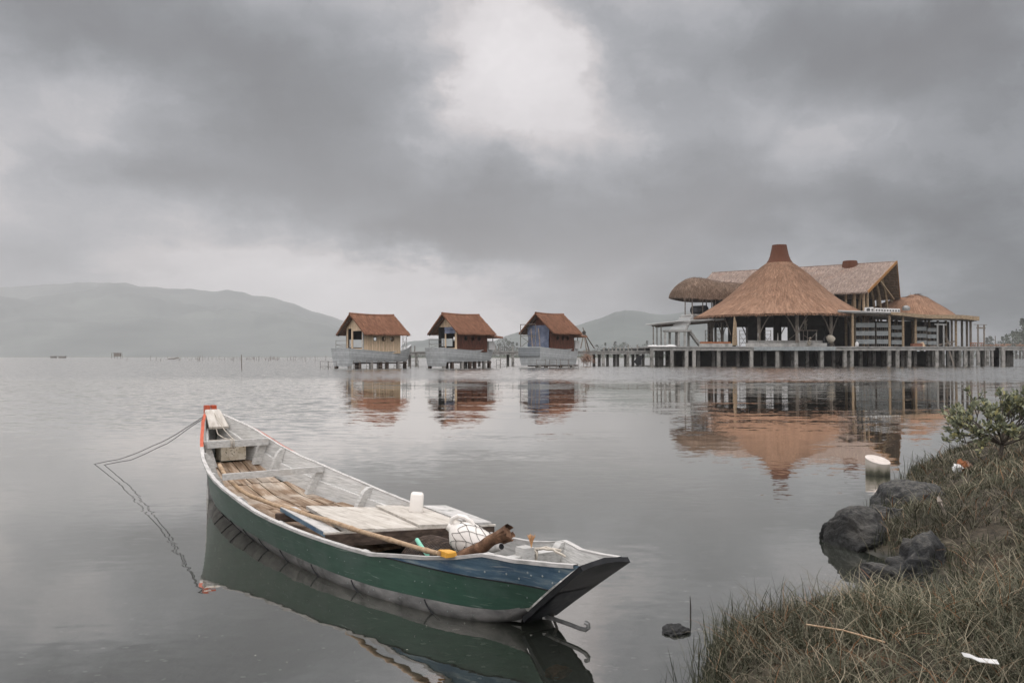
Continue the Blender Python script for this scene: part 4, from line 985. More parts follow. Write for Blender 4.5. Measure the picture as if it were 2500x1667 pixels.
for x0, x1, top, Y, cr, lab in ((782, 801, 881, 104, 1, 'outermost scaffold frame in the water left of the pale hut'), (802, 821, 882, 105, 1, 'scaffold frame in the water touching the left end of the pale hut'),
        (863, 879, 880, 103, 0, 'scaffold frame under the left half of the pale hut hull'), (895, 909, 879.5, 103.2, 0, 'scaffold frame below the first porthole of the pale hut'),
        (923, 940, 879.5, 103.5, 0, 'scaffold frame below the last porthole of the pale hut'), (962, 979, 879, 105, 0, 'scaffold frame under the bow of the pale hut'),
        (992, 1002, 879, 111, 0, 'narrow scaffold frame just right of the pale hut bow'), (1003, 1022, 879, 112, 0, 'wide scaffold frame between the pale hut and the middle hut'),
        (1212, 1221, 876.5, 114, 0, 'low scaffold frame at the bow of the middle hut'), (1222, 1237, 874, 115, 0, 'tall scaffold frame right of the middle hut'),
        (1310, 1332, 877, 113.5, 0, 'scaffold frame at the left of the tarp hut hull'), (1342, 1359, 877, 114, 0, 'second scaffold frame along the tarp hut hull'),
        (1368, 1387, 877, 115, 0, 'third scaffold frame along the tarp hut hull'), (1389, 1413, 876, 117, 1, 'scaffold frame at the bow of the tarp hut')):
    scaffold((X_(x0, Y), Y), (X_(x1, Y), Y), -.35, Z_(top, Y), lab, cross=bool(cr))
h = HUTS[0]
scaffold(hut_pt(h, .6, h['Wd'] * .96, 0)[:2], hut_pt(h, .5, .3, 0)[:2], h['zc'] - .1, h['zc'] + 1.0, 'guard frame on the front deck of the pale hut', 'frames on the hut decks', mids=1)
scaffold(hut_pt(h, h['x1'] + .7, .5, 0)[:2], hut_pt(h, h['x1'] + 1.6, .9, 0)[:2], h['zm'], h['zeav'] + .2, 'tall frame on the bow deck of the pale hut', 'frames on the hut decks', mids=3)
h = HUTS[1]
scaffold(hut_pt(h, .6, h['Wd'] * .96, 0)[:2], hut_pt(h, .5, .6, 0)[:2], h['zc'] - .1, h['zc'] + 1.05, 'guard frame before the middle hut gable', 'frames on the hut decks', mids=1)
h = HUTS[2]
scaffold(hut_pt(h, .4, h['Wd'] * .98, 0)[:2], hut_pt(h, .4, h['Wd'] * .30, 0)[:2], h['zc'] - .1, h['zeav'] + 1.1, 'tall frame in front of the blue tarp hut', 'frames on the hut decks', mids=1, r_=.05)
for k, (ya, yb, lab) in enumerate(((.18, .02, 'leaning bamboo pole at the right edge of the blue tarp'), (.52, .36, 'leaning bamboo pole across the middle of the blue tarp'))):
    b = MB(); b.tube([hut_pt(h, .05, h['Wd'] * yb, h['zc'] - .1), hut_pt(h, .45, h['Wd'] * ya, h['zeav'] + .5)], .05, 7); tag(b.build('leaning_pole', M['post'], None, 40, base=True), lab, 'pole', 'bamboo poles at the tarp hut')

# people (small figures at work)
def person(name_lab, loc, rz, pose, mat_, hat=None, scale=1.0):
    """pose: joints in metres -> one skinned surface"""
    J = {'hip': (0, 0, .92), 'chest': (0, 0, 1.28), 'neck': (0, 0, 1.47), 'head': (0, .01, 1.62), 'top': (0, 0, 1.71),
         'shl': (-.18, 0, 1.40), 'ell': (-.23, .02, 1.13), 'hal': (-.22, .12, .90), 'shr': (.18, 0, 1.40), 'elr': (.23, .02, 1.13), 'har': (.22, .12, .90),
         'hpl': (-.09, 0, .88), 'knl': (-.10, .02, .48), 'ftl': (-.10, 0, .07), 'tol': (-.10, .16, .03), 'hpr': (.09, 0, .88), 'knr': (.10, .02, .48), 'ftr': (.10, 0, .07), 'tor': (.10, .16, .03)}
    J.update(pose); K = list(J)
    E = [('hip', 'chest'), ('chest', 'neck'), ('neck', 'head'), ('head', 'top'), ('chest', 'shl'), ('shl', 'ell'), ('ell', 'hal'), ('chest', 'shr'), ('shr', 'elr'), ('elr', 'har'),
         ('hip', 'hpl'), ('hpl', 'knl'), ('knl', 'ftl'), ('ftl', 'tol'), ('hip', 'hpr'), ('hpr', 'knr'), ('knr', 'ftr'), ('ftr', 'tor')]
    rad_ = dict(hip=.14, chest=.15, neck=.06, head=.105, top=.07, shl=.07, ell=.05, hal=.04, shr=.07, elr=.05, har=.04, hpl=.095, knl=.065, ftl=.05, tol=.04, hpr=.095, knr=.065, ftr=.05, tor=.04)
    me = bpy.data.meshes.new('person'); me.from_pydata([J[k] for k in K], [(K.index(p), K.index(q)) for p, q in E], []); me.update()
    at = me.attributes.new('tint', 'FLOAT', 'POINT')
    e = empty('person', loc, rz); e.scale = (scale,) * 3
    o = link('body', me, mat_, e); sk = o.modifiers.new('Skin', 'SKIN')
    for i, k in enumerate(K): me.skin_vertices[0].data[i].radius = (rad_[k],) * 2
    me.skin_vertices[0].data[0].use_root = True
    o.modifiers.new('Sub', 'SUBSURF').levels = 1; o.modifiers['Sub'].render_levels = 1
    hd_ = Vector(J['head']); b = MB(); b.ball(hd_ + Vector((0, .012, .01)), .112, 10, 8, sc=(.85, 1, 1.15))
    b.build('head', M['skin'], e)
    if hat:
        b = MB(); b.lathe([(.26, .06), (.12, .10), (.12, .14), (.10, .20), (.003, .21)], hd_, 14); b.build('hat', M['cloth_pale'], e)
    else:
        b = MB(); b.ball(hd_ + Vector((0, -.012, .035)), .118, 10, 8, sc=(.88, 1, 1.05)); b.build('hair', M['cloth_dark'], e)
    return tag(e, name_lab, 'person')
h = HUTS[0]
person('dark figure of a worker inside the window of the pale hut', hut_pt(h, h['x0'] + 2.1, h['y0'] + 1.0, h['zfl'] + .06), h['al'] + R(60), {'hal': (-.15, .25, 1.1), 'ell': (-.24, .08, 1.12)}, M['cloth_dark'])

# ---------------------------------------------------------------- walkway on piles
def pier(name, label, x0, x1, Yf, dep, zt, th, piles, zslope=0., cat='pier', face='concrete', backrows=()):
    """deck with an edge beam on square piles; x0, x1 and the piles are given as (world x, row depth, width)"""
    e = empty(name, ((x0 + x1) / 2, Yf + dep / 2, 0)); O = e.location
    dz = lambda x: zslope * (x - x0) / (x1 - x0)
    b = MB(); n = 8
    rows = [[Vector((x, y, z + dz(x))) - O for y, z in ((Yf, zt - .16), (Yf, zt), (Yf + dep, zt), (Yf + dep, zt - .16))] for x in np.linspace(x0, x1, n)]
    b.grid(rows, .5, close=True, flip=False); q = len(b.v); b.f += [(0, 1, 2, 3), (q - 1, q - 2, q - 3, q - 4)]; b.build('deck', M['concrete'], e, 0)
    for Y_ in (Yf + .12, Yf + dep - .4):
        b = MB(); rows = [[Vector((x, y, z + dz(x))) - O for y, z in ((Y_, zt - th), (Y_, zt - .163), (Y_ + .3, zt - .163), (Y_ + .3, zt - th))] for x in np.linspace(x0 + .05, x1 - .05, n)]
        b.grid(rows, .62, close=True); q = len(b.v); b.f += [(0, 1, 2, 3), (q - 1, q - 2, q - 3, q - 4)]; b.build('edge_beam', M['concrete'], e, 0)
    for x, Y_, wd in piles:
        b = MB(); b.box(Vector((x, Y_, (zt + dz(x) - .17 - 1.0) / 2)) - O, (wd, wd, zt + dz(x) - .17 + 1.0)); b.build('pile', M['pile'], e, 0)
    return tag(e, label, cat)
Yw = 138.
zt = Z_(858.3, Yw)
pl_x = [(p, Yw + .3, .42) for p in (X_(1016, Yw), X_(1152, Yw), X_(1252, Yw), X_(1473, Yw), X_(1533, Yw))]
pl_x += [(X_(p, Yw + 4.2), Yw + 4.2, .42) for p in (1000, 1085, 1170, 1240, 1300, 1360, 1450, 1463, 1483, 1500, 1508, 1527, 1545, 1556, 1570)]
pier('walkway', 'narrow concrete walkway on piles from behind the huts to the pavilion', X_(972, Yw), X_(1589, Yw), Yw, 4.6, zt, .52, pl_x, zslope=.16)
for px in (1003, 1012.5, 1210, 1217, 1252):
    b = MB(); b.box((X_(px, Yw + .3), Yw + .3, zt + .45), (.2, .2, .86)); tag(b.build('bollard', M['pile'], None, 0, base=True), 'short square concrete stub on the walkway', 'post', 'concrete stubs on the walkway')
# long handrail wall on the walkway near the pavilion
e = empty('walkway_rail', (X_(1530, Yw + 4), Yw + 4, zt + .1)); tag(e, 'broken concrete railing on the walkway beside the pavilion', 'railing')
b = MB()
b.bar(P(1475, 852.5, Yw + 4) - e.location, P(1588, 852, Yw + 4) - e.location, .15, .12); b.bar(P(1466, 855, Yw + 4) - e.location, P(1588, 855, Yw + 4) - e.location, .15, .14); b.build('rail', M['dark_in'], e, 0)
for px in (1474, 1486, 1495, 1504, 1514, 1523, 1534, 1542, 1556, 1574):
    b = MB(); hgt = 1.0 if px in (1534, 1556) else .55; p = P(px, 857, Yw + 3.9) - e.location; b.box(p + Vector((0, 0, hgt / 2)), (.22, .22, hgt)); b.build('baluster', M['pile'], e, 0)
# pole tripod and brush pile by the last hut
e = empty('pole_tripod', P(1432, 856, 136)); tag(e, 'tall tripod of tied wooden poles beside the tarp hut', 'tripod')
ap = P(1426, 812, 136.5)
for x, y, Y, tx, ty in ((1417.6, 850, 136, 1427, 806), (1432, 857, 135.5, 1424, 803), (1438.5, 857, 137.5, 1424, 802), (1451, 850, 138, 1423, 799)):
    b = MB(); b.tube([P(x, y, Y) - e.location, ap - e.location, P(tx, ty, 136.5) - e.location], [.10, .09, .07], 7); b.build('pole', M['timber'], e)
b = MB(); b.ball(ap - e.location, .30, 8, 6); b.build('lashing', M['line'], e)
b = MB()
cc = P(1433, 880, 133)
for k in range(230):
    c = cc + Vector((random.gauss(0, .42), random.gauss(0, .4), random.gauss(.25, .36))); d = Vector((random.gauss(0, 1), random.gauss(0, 1), random.gauss(0, .7))).normalized() * random.uniform(.2, .5)
    b.tube([c - d, c + d], .022, 4)
for k in (-.5, 0, .5): b.tube([cc + Vector((k, 0, 0)), (cc.x + k, cc.y, -.4)], .04, 5)
tag(b.build('brush_pile', M['brush'], None, 0, base=True), 'heap of tangled dry brushwood on stakes beside the tarp hut', 'brushwood')
b = MB(); b.slab([(0, 0), (1.9, 0), (1.9, .12), (0, .12)], 0, 1.5)
sh = MB(); sh.add([P(1547, 883, Yw - .4), P(1556, 891.5, Yw - .4), P(1566, 891.5, Yw - .4), P(1566, 878, Yw - .4), P(1574, 869, Yw - .4), P(1559, 867, Yw - .4)] + [P(x, y, Yw - .25) for x, y in ((1547, 883), (1556, 891.5), (1566, 891.5), (1566, 878), (1574, 869), (1559, 867))],
    [(0, 1, 2, 3, 4, 5), (11, 10, 9, 8, 7, 6)] + [(k, (k + 1) % 6, 6 + (k + 1) % 6, 6 + k) for k in range(6)])
tag(sh.build('black_sheet', M['tar'], None, 0, base=True), 'black plastic sheet hanging below the walkway', 'sheet')

# ---------------------------------------------------------------- pavilion platform
Yp = 136.
zd_ = Z_(845.6, Yp)
fp = [1591, 1640, 1675.6, 1694, 1754, 1834, 1897, 1943, 2005.6, 2062, 2078.6, 2170, 2190, 2219, 2286, 2356, 2432]
pl_x = [(X_(p, Yp + .4), Yp + .4, .50) for p in fp]
for Yr_, step, k in ((141, 33, 5), (147, 27, 14), (153, 24, 3), (159, 23, 9)):
    p = 1600 + k
    while p < 2440: pl_x.append((X_(p + random.uniform(-5, 5), Yr_), Yr_, .46)); p += step
platform = pier('pavilion_platform', 'wide concrete platform on many piles carrying the thatched pavilion', X_(1587, Yp), X_(2404, Yp), Yp, 26, zd_, .62, pl_x, cat='platform')
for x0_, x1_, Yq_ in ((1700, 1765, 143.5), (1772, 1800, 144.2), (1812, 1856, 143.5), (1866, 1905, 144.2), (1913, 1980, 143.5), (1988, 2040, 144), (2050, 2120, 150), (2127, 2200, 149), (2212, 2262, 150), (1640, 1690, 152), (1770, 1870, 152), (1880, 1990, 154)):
    b = MB(); b.box((X_((x0_ + x1_) / 2, Yq_), Yq_, (zd_ - .7) / 2 - .2), (X_(x1_, Yq_) - X_(x0_, Yq_), .35, zd_ - .6 + .4)); b.v = [tuple(Vector(v) - platform.location) for v in b.v]; b.build('shade_wall', M['dark_in'], platform, 0)  # dark walls added under the deck to deepen the shade between piles
b = MB(); rows = [[Vector((x, Yp - .06 - .03 * (int(i) % 2), z)) - platform.location for z in (zd_ - .62, zd_ - .05)] for i, x in enumerate(np.linspace(X_(1840, Yp), X_(2040, Yp), 110))]
b.grid(rows, .5); b.build('corrugated_skirt', M['panel'], platform, 0)
pl2 = [(X_(p, Yp + y), Yp + y, .5) for p, y in ((2432, .4), (2448, .1), (2460, 4.5), (2468, 4.5), (2520, .4), (2560, 4.5))]
pier('jetty', 'long flat jetty running right from the pavilion out of view', X_(2404.5, Yp), X_(2640, Yp), Yp + .1, 5, zd_ + .02, .62, pl2)
# main conical pavilion
Yc = 149.; xc = X_(1904, Yc)
pav = empty('thatched_pavilion', (xc, Yc, zd_)); tag(pav, 'big round pavilion with a tall conical thatched roof and open sides', 'pavilion')
sc_ = Yc / F
prof_px = [(207, 774), (194, 768.5), (166, 752), (138, 734), (113, 714), (90, 693), (68, 671), (43, 651.5), (31, 642)]
cap_px = [(31, 642), (26, 634), (22.5, 625), (19.5, 612), (17, 598)]
zz = lambda py: CH - (py - HY) * sc_ - zd_
def cone(name, m, prof, par, fuzz=0, ln=1.2, wd=.09):
    b = MB(); n = 72; rows = []; gr = []; L = 0
    for i, (r_, z) in enumerate(prof):
        if i: L += math.hypot(r_ - prof[i - 1][0], z - prof[i - 1][1])
        rows.append([(math.cos(2 * math.pi * k / n) * r_ * (1 + .004 * noise.noise((k * .9, i * .7, 1))), math.sin(2 * math.pi * k / n) * r_, z + (.10 * noise.noise((k * .8, 3, i)) if i == 0 else 0)) for k in range(n)])
        gr.append([(2 * math.pi * k / n * 13, L, 0) for k in range(n)])
    b.grid(rows, .5, gr, close=True)
    low = rows[0]; b.grid([[(p[0] * .985, p[1] * .985, p[2] - .30) for p in low], [(p[0] * .25, p[1] * .25, p[2] + (rows[-1][0][2] - p[2]) * .62) for p in low]][::1], .1, None, close=True, flip=True)
    b.grid([[(p[0] * .985, p[1] * .985, p[2] - .30) for p in low], low], .3, None, close=True)
    xs = [p[0] for p in prof]; zs = [p[1] for p in prof]; cum = np.linspace(0, 1, len(prof))
    def f(u, v):
        a = 2 * math.pi * u; r_ = float(np.interp(1 - v, cum, xs)); z = float(np.interp(1 - v, cum, zs)); return (math.cos(a) * r_, math.sin(a) * r_, z)
    if fuzz: thatch_fuzz(b, f, fuzz, ln, wd, .10, .6)
    if fuzz:
        for _ in range(fuzz // 6):
            a = random.uniform(0, 6.283); r_ = prof[0][0]; l_ = random.uniform(.15, .45); p = Vector((math.cos(a) * r_, math.sin(a) * r_, prof[0][1] - random.random() * .3)); t_ = Vector((-math.sin(a), math.cos(a), 0)) * wd * .6
            b.add([p - t_, p + t_, p + Vector((math.cos(a) * l_ * .6, math.sin(a) * l_ * .6, -l_ * .6)) + t_ * random.uniform(-1, 1)], [(0, 1, 2)], random.random())
    return b.build(name, m, par, smooth=45)
roof = cone('thatched_roof', M['thatch_tan'], [(r_ * sc_, zz(y)) for r_, y in prof_px], pav, 9000, 1.1, .075)
b = MB(); b.lathe([(r_ * sc_ * 1.01, zz(y)) for r_, y in cap_px] + [(.4, zz(597))], n=40, tint=.5); b.build('roof_cap', M['thatch_cap'], roof, 45)
Rc = 11.6; zer = zz(769)
for k in range(13):
    a = R(-90 - 32 + 28 * k); px_, py_ = math.cos(a) * Rc, math.sin(a) * Rc
    if k == 12: continue
    b = MB(); b.tube([(px_, py_, 0), (px_, py_, zer + .8)], .26, 8); b.build('column', M['timber'], pav)
    a2 = a + R(28)
    for j in (0, 1):                                                  # pointed arch between neighbouring columns
        b = MB(); pts = []
        for i in range(9):
            f = i / 8; ang = a + (a2 - a) * (.02 + .48 * f) if j == 0 else a2 - (a2 - a) * (.02 + .48 * f)
            pts.append((math.cos(ang) * Rc, math.sin(ang) * Rc, 1.9 + (zer - 1.75) * math.sin(f * math.pi / 2) ** .9))
        b.tube(pts, .09, 6); b.build('arch', M['timber'], pav)
b = MB(); rows = [[(math.cos(t) * (Rc + .2), math.sin(t) * (Rc + .2), z) for t in np.linspace(0, 2 * math.pi, 49)] for z in (zer + .25, zer + .7)]; b.grid(rows, .3); b.build('ring_beam', M['dark_wood'], pav)
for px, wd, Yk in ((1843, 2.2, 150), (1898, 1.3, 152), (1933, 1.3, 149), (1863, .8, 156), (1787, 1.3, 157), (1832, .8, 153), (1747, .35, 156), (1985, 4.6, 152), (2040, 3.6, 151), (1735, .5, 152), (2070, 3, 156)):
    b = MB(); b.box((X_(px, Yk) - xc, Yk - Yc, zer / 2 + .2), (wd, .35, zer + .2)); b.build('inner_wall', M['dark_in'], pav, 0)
# parapet and planters
def box_thing(name, m, x0, x1, y0, y1, Y, dep, label, cat, group=None, smooth=0):
    b = MB(); z1, z0 = Z_(y0, Y), Z_(y1, Y); b.box(((X_(x0, Y) + X_(x1, Y)) / 2, Y + dep / 2, (z0 + z1) / 2), (X_(x1, Y) - X_(x0, Y), dep, z1 - z0))
    return tag(b.build(name, m, None, smooth, base=True), label, cat, group)
e = empty('parapet', P(1920, 845.6, Yp + .9)); tag(e, 'low grey wall along the front edge of the platform', 'low wall')
for x0, x1, y0, Yq in ((1821, 2018, 837.5, Yp + .8), (1826, 2010, 831, Yp + 2.6)):
    b = MB(); z1, z0 = Z_(y0, Yq), zd_ + .005; b.box(Vector(((X_(x0, Yq) + X_(x1, Yq)) / 2, Yq, (z0 + z1) / 2)) - e.location, (X_(x1, Yq) - X_(x0, Yq), .3, z1 - z0)); b.build('wall', M['concrete'], e, 0)
for px in (1851, 1899, 1952, 1993):
    b = MB(); b.tube([P(px, 837, Yp + .8) - e.location, P(px, 813, Yp + .8) - e.location], [.11, .06], 6); b.build('stub_column', M['pile'], e)
e = box_thing('planter', M['concrete'], 1708, 1788, 838.5, 845.6, Yp + .7, .6, 'long grey planter box with a rusty orange rim on the platform', 'planter')
b = MB(); z1, z0 = Z_(834, Yp + .7), Z_(838.4, Yp + .7); b.box(((X_(1713, Yp) + X_(1787, Yp)) / 2 - e.location.x, .01, (z0 + z1) / 2 - e.location.z), (X_(1787, Yp) - X_(1713, Yp), .5, z1 - z0)); b.build('rim', M['rust'], e, 0)
# leaning bundle of poles
for k in range(6):
    b = MB(); b.tube([P(1788 + k * 2.2, 843, Yp + 1.2 + .1 * k), P(1793 + k * .9, 772 + k * 3, Yp + 1.8)], .07, 6); tag(b.build('leaning_pole', M['post'], None, 40, base=True), 'long bamboo pole leaning in a bundle by the front column', 'pole', 'bundle of leaning bamboo poles')
# people on the platform
person('worker in a sun hat and pale clothes kneeling on the platform edge', P(1974, 844, Yp + .35) + Vector((0, 0, 0)), R(-110), dict(hip=(0, -.1, .36), chest=(0, .08, .66), neck=(0, .16, .84), head=(0, .22, .97), top=(0, .2, 1.06), shl=(-.18, .1, .77), ell=(-.22, .26, .55), hal=(-.14, .42, .38), shr=(.18, .1, .77), elr=(.22, .26, .55), har=(.14, .42, .38),
    hpl=(-.1, -.08, .33), knl=(-.14, .30, .34), ftl=(-.12, .1, .06), tol=(-.12, .26, .03), hpr=(.1, -.08, .33), knr=(.14, .22, .12), ftr=(.12, -.18, .06), tor=(.12, -.30, .04)), M['cloth_pale'], hat=True, scale=1.1)
person('worker in dark clothes leaning over the concrete mixer', P(2011, 845.4, Yp + 1.6), R(-70), dict(chest=(0, .18, 1.2), neck=(0, .28, 1.36), head=(0, .36, 1.46), top=(0, .34, 1.55), shl=(-.18, .2, 1.30), ell=(-.2, .42, 1.1), hal=(-.15, .62, 1.0), shr=(.18, .2, 1.30), elr=(.2, .42, 1.1), har=(.15, .62, 1.0)), M['cloth_dark'], scale=1.05)
sg = empty('work_scaffold', P(1968, 845.6, Yp + 3.2)); tag(sg, 'tall rickety work scaffold under the eave with a worker on top', 'scaffold')
for px in (1951, 1961, 1971, 1993): b = MB(); b.tube([P(px, 845.4, Yp + 3.4) - sg.location, P(px + 1, 806, Yp + 3.4) - sg.location], .06, 6); b.build('upright', M['timber'], sg)
for x0, y0, x1, y1 in ((1948, 807, 1996, 807), (1926, 829, 1972, 792), (1962, 818, 1994, 838), (1994, 812, 1970, 836)): b = MB(); b.tube([P(x0, y0, Yp + 3.3) - sg.location, P(x1, y1, Yp + 3.3) - sg.location], .055, 6); b.build('brace', M['timber'], sg)
b = MB(); b.box(P(1971, 806.3, Yp + 3.7) - sg.location, (2.9, .9, .07)); b.build('board', M['timber'], sg, 0)
person('worker in a pale shirt standing on the tall scaffold under the eave', Vector((X_(1967, Yp + 3.7), Yp + 3.7, Z_(805.4, Yp + 3.7))), R(160), dict(hal=(-.2, .2, 1.75), ell=(-.26, .12, 1.55)), M['cloth_pale'])
for x0, x1, Y_, lab in ((1722, 1738, 146, 'scaffold tower inside the open left part of the pavilion'), (1806, 1825, 147, 'scaffold tower behind the front column of the pavilion'), (1866, 1882, 148, 'scaffold tower in the middle of the pavilion hall'), (1748, 1764, 144, 'scaffold tower near the leaning pole bundle')):
    scaffold((X_(x0, Y_), Y_), (X_(x1, Y_), Y_), zd_, Z_(806, Y_), lab, 'scaffold towers inside the pavilion', cross=True, mids=3, r_=.045)
# concrete mixer
mx = empty('concrete_mixer', P(2028, 845.6, Yp + 1.4)); tag(mx, 'pale concrete mixer with a round drum on the platform', 'mixer')
b = MB(); b.lathe([(.10, -.62), (.50, -.50), (.60, -.05), (.56, .20), (.30, .62), (.26, .64), (.20, .55)], n=20, tint=.6); T = Matrix.Translation((0, 0, 1.15)) @ Matrix.Rotation(R(-55), 4, 'Y'); b.v = [tuple(T @ Vector(v)) for v in b.v]; b.build('drum', M['cloth_pale'], mx, 40)
for x in (-.5, .5): b = MB(); b.bar((x, -.3, 0), (x * .4, 0, 1.1), .08, .08); b.bar((x, .3, 0), (x * .4, 0, 1.1), .08, .08); b.build('stand', M['pole_steel'], mx, 0)
for y in (-.42, .42): b = MB(); b.tube([(-.55, y - .04, .26), (-.55, y + .04, .26)], .26, 14); b.build('wheel', M['tar'], mx)
# left: flat awning, landing table, stairs, tank and dome lookout
aw = empty('flat_awning', P(1660, 790, Yp + 6)); tag(aw, 'thin flat roof awning on slim posts left of the pavilion', 'awning')
b = MB(); q = [P(1576, 793, Yp + 3), P(1650, 785, Yp + 2.4), P(1772, 779, Yp + 8), P(1772, 781.5, Yp + 16), P(1600, 795, Yp + 16)]
b.add([v - aw.location for v in q] + [v - aw.location + Vector((0, 0, .12)) for v in q], [(4, 3, 2, 1, 0), (5, 6, 7, 8, 9)] + [(i, (i + 1) % 5, 5 + (i + 1) % 5, 5 + i) for i in range(5)]); b.build('roof_sheet', M['offwhite'], aw, 0)
b = MB(); b.bar(P(1592, 795.5, Yp + 3.6) - aw.location, P(1770, 783.5, Yp + 8.6) - aw.location, .14, .2); b.bar(P(1600, 797.5, Yp + 14) - aw.location, P(1770, 784, Yp + 14.5) - aw.location, .14, .3); b.build('beam', M['dark_wood'], aw, 0)
for px, Y, t_ in ((1595, Yp + 3.6, 796), (1614, Yp + 4.2, 794), (1604, Yp + 13.5, 797)): b = MB(); b.tube([P(px, 845.4, Y) - aw.location, P(px, t_, Y) - aw.location], .09, 7); b.build('post', M['pole_steel'], aw)
tb = empty('stair_landing', P(1653, 845.6, Yp + 3)); tag(tb, 'concrete landing on short columns at the foot of the white stairs', 'landing')
b = MB(); b.box(P(1653.5, 808, Yp + 3.3) - tb.location, (4.0, 2.6, .28)); b.build('slab', M['concrete'], tb, 0)
for px, Y in ((1624, Yp + 2.3), (1635, Yp + 4.2), (1651, Yp + 4.2), (1657, Yp + 2.3), (1672, Yp + 2.3), (1681, Yp + 4.2)): b = MB(); z0 = zd_; z1 = Z_(808, Yp + 3.3) - .145; p = Vector((X_(px, Y), Y, (z0 + z1) / 2)) - tb.location; b.box(p, (.32, .32, z1 - z0)); b.build('column', M['concrete'], tb, 0)
st = empty('upper_stairs', P(1650, 806, Yp + 3.4)); tag(st, 'white steps climbing right from the landing to the lookout', 'stairs')
n = 11
for i in range(n):
    f = i / (n - 1); p = P(1656 + 12 * f + 9 * f, 804 - 34.5 * f, Yp + 3.0 + 1.2 * f) - st.location; b = MB(); b.box(p, (2.6 - .9 * f, .30, .085), Matrix.Rotation(R(8), 3, 'Z'), .6); b.build('step', M['offwhite'], st, 0)
for dx_ in (1.25,): b = MB(); b.bar(P(1674, 806, Yp + 3.6) - st.location, P(1692, 771, Yp + 4.8) - st.location, .16, .35); b.build('stringer', M['concrete'], st, 0)
st = empty('lower_stairs', P(1698, 845.6, Yp + 3)); tag(st, 'grey steps coming down right from the landing to the platform', 'stairs')
for i in range(9):
    f = i / 8; b = MB(); zt_ = Z_(809 + 32 * f, Yp + 3); z0 = zd_ + .01; b.box(Vector((X_(1686 + 24 * f, Yp + 3.2), Yp + 3.4, (zt_ + max(z0, zt_ - .4)) / 2)) - st.location, (.30, 1.6, zt_ - max(z0, zt_ - .4))); b.build('step', M['concrete'], st, 0)
Yd = 157.
dm = empty('dome_lookout', P(1700, 767, Yd)); tag(dm, 'raised lookout with shaggy domed thatch roof left of the cone', 'lookout')
top_pts = [(1634.5, 722), (1638, 713), (1647, 701), (1660, 690), (1675, 681.5), (1690, 677.5), (1715, 679), (1735, 685), (1752, 688), (1770, 690), (1800, 692), (1830, 694)]
b = MB(); rows = []; gr = []; n = 24
ex = [p[0] for p in top_pts]; ey = [p[1] for p in top_pts]
def dome_pt(u, v):
    """u along the length, v from near eave (0) over the top to the far eave (1)"""
    px = 1634.6 + (1830 - 1634.6) * u ** 1.3; ztop = Z_(lerp(px, ex, ey), Yd); zb_ = lerp(px, [1634, 1660, 1700, 1760, 1830], [Z_(723, Yd), Z_(726, Yd), Z_(730, Yd), Z_(731, Yd), Z_(722, Yd)])
    hw_ = 5.2 * min(1, math.sqrt(max(0, (px - 1634) / 46))) * lerp(px, [1690, 1760, 1830], [1, .85, .7]); a = math.pi * v
    y = -math.cos(a) * hw_; z = zb_ + (max(ztop, zb_ + .05) - zb_) * math.sin(a) ** .8
    return Vector((X_(px, Yd), Yd + y, z)) - dm.location
for i in range(31):
    u = i / 30; rows.append([dome_pt(u, j / n) for j in range(n + 1)]); gr.append([(u * 20, abs(j - n / 2) * .6, 0) for j in range(n + 1)])
b.grid(rows, .5, gr)
under = [[p + Vector((0, 0, -.28)) if j in (0, n) else p * 1 + Vector((0, 0, -.35)) for j, p in enumerate(r_)] for r_ in rows]
b.grid(under, .2, gr, flip=True)
b.grid([[r_[0] for r_ in rows], [r_[0] for r_ in under]], .3); b.grid([[r_[-1] for r_ in rows], [r_[-1] for r_ in under]], .3, flip=True)
def dome_f(u, v): return dome_pt(u, .5 - .5 * v)
thatch_fuzz(b, dome_f, 2600, .9, .07, .16, .5)
for _ in range(700):
    u = random.random(); p = dome_pt(u, 0 if random.random() < .8 else .04) + Vector((0, 0, -random.random() * .3)); l_ = random.uniform(.15, .4)
    b.add([p, p + Vector((.07, 0, 0)), p + Vector((random.uniform(-.1, .15), -l_ * .5, -l_ * .7))], [(0, 1, 2)], random.random())
dr = b.build('thatched_roof', M['thatch_brown'], dm, 50)
for px, dy in ((1673, -3.6), (1690.5, -3.9), (1716, -3.4), (1738, -3.6), (1742.5, 2), (1747, -3), (1690, 3.2), (1725, 3.4)):
    b = MB(); b.tube([P(px, 770, Yd + dy) - dm.location, P(px, 724, Yd + dy) - dm.location], .10, 7); b.build('post', M['pole_steel'], dm)
b = MB()
for px in range(1650, 1760, 9): b.bar(P(px, 727, Yd - 4.5 + abs(1700 - px) * .02) - dm.location, P(px, 724, Yd + 4) - dm.location, .08, .1)
b.build('battens', M['timber'], dr, 0)
b = MB(); b.box(P(1716, 771, Yd) - dm.location, (6.5, 8, .25)); b.build('floor', M['concrete'], dm, 0)
tk = tag(MB().tube([P(1690, 757.5, Yd - 3.2), P(1693, 757.5, Yd - 3.3), P(1722, 756, Yd - 1.2)], [.68, .76, .76], 24).build('water_tank', M['tar_grey'], None, 40, base=True), 'dark round water tank lying on the lookout floor', 'tank')
b = MB(); c0 = P(1689.5, 757.5, Yd - 3.25); b.lathe([(.003, -.12), (.38, -.08), (.62, -.02), (.67, .04)], n=22, tint=.9); T = Matrix.Translation(c0) @ Matrix.Rotation(R(90), 4, 'Y') ; b.v = [tuple(T @ Vector(v) - tk.location) for v in b.v]; b.build('end_cap', M['steel'], tk)
person('dark figure standing on the lookout behind the water tank', Vector((X_(1716, Yd + .6), Yd + .6, Z_(769.4, Yd))), R(180), {}, M['cloth_dark'], scale=1.05)
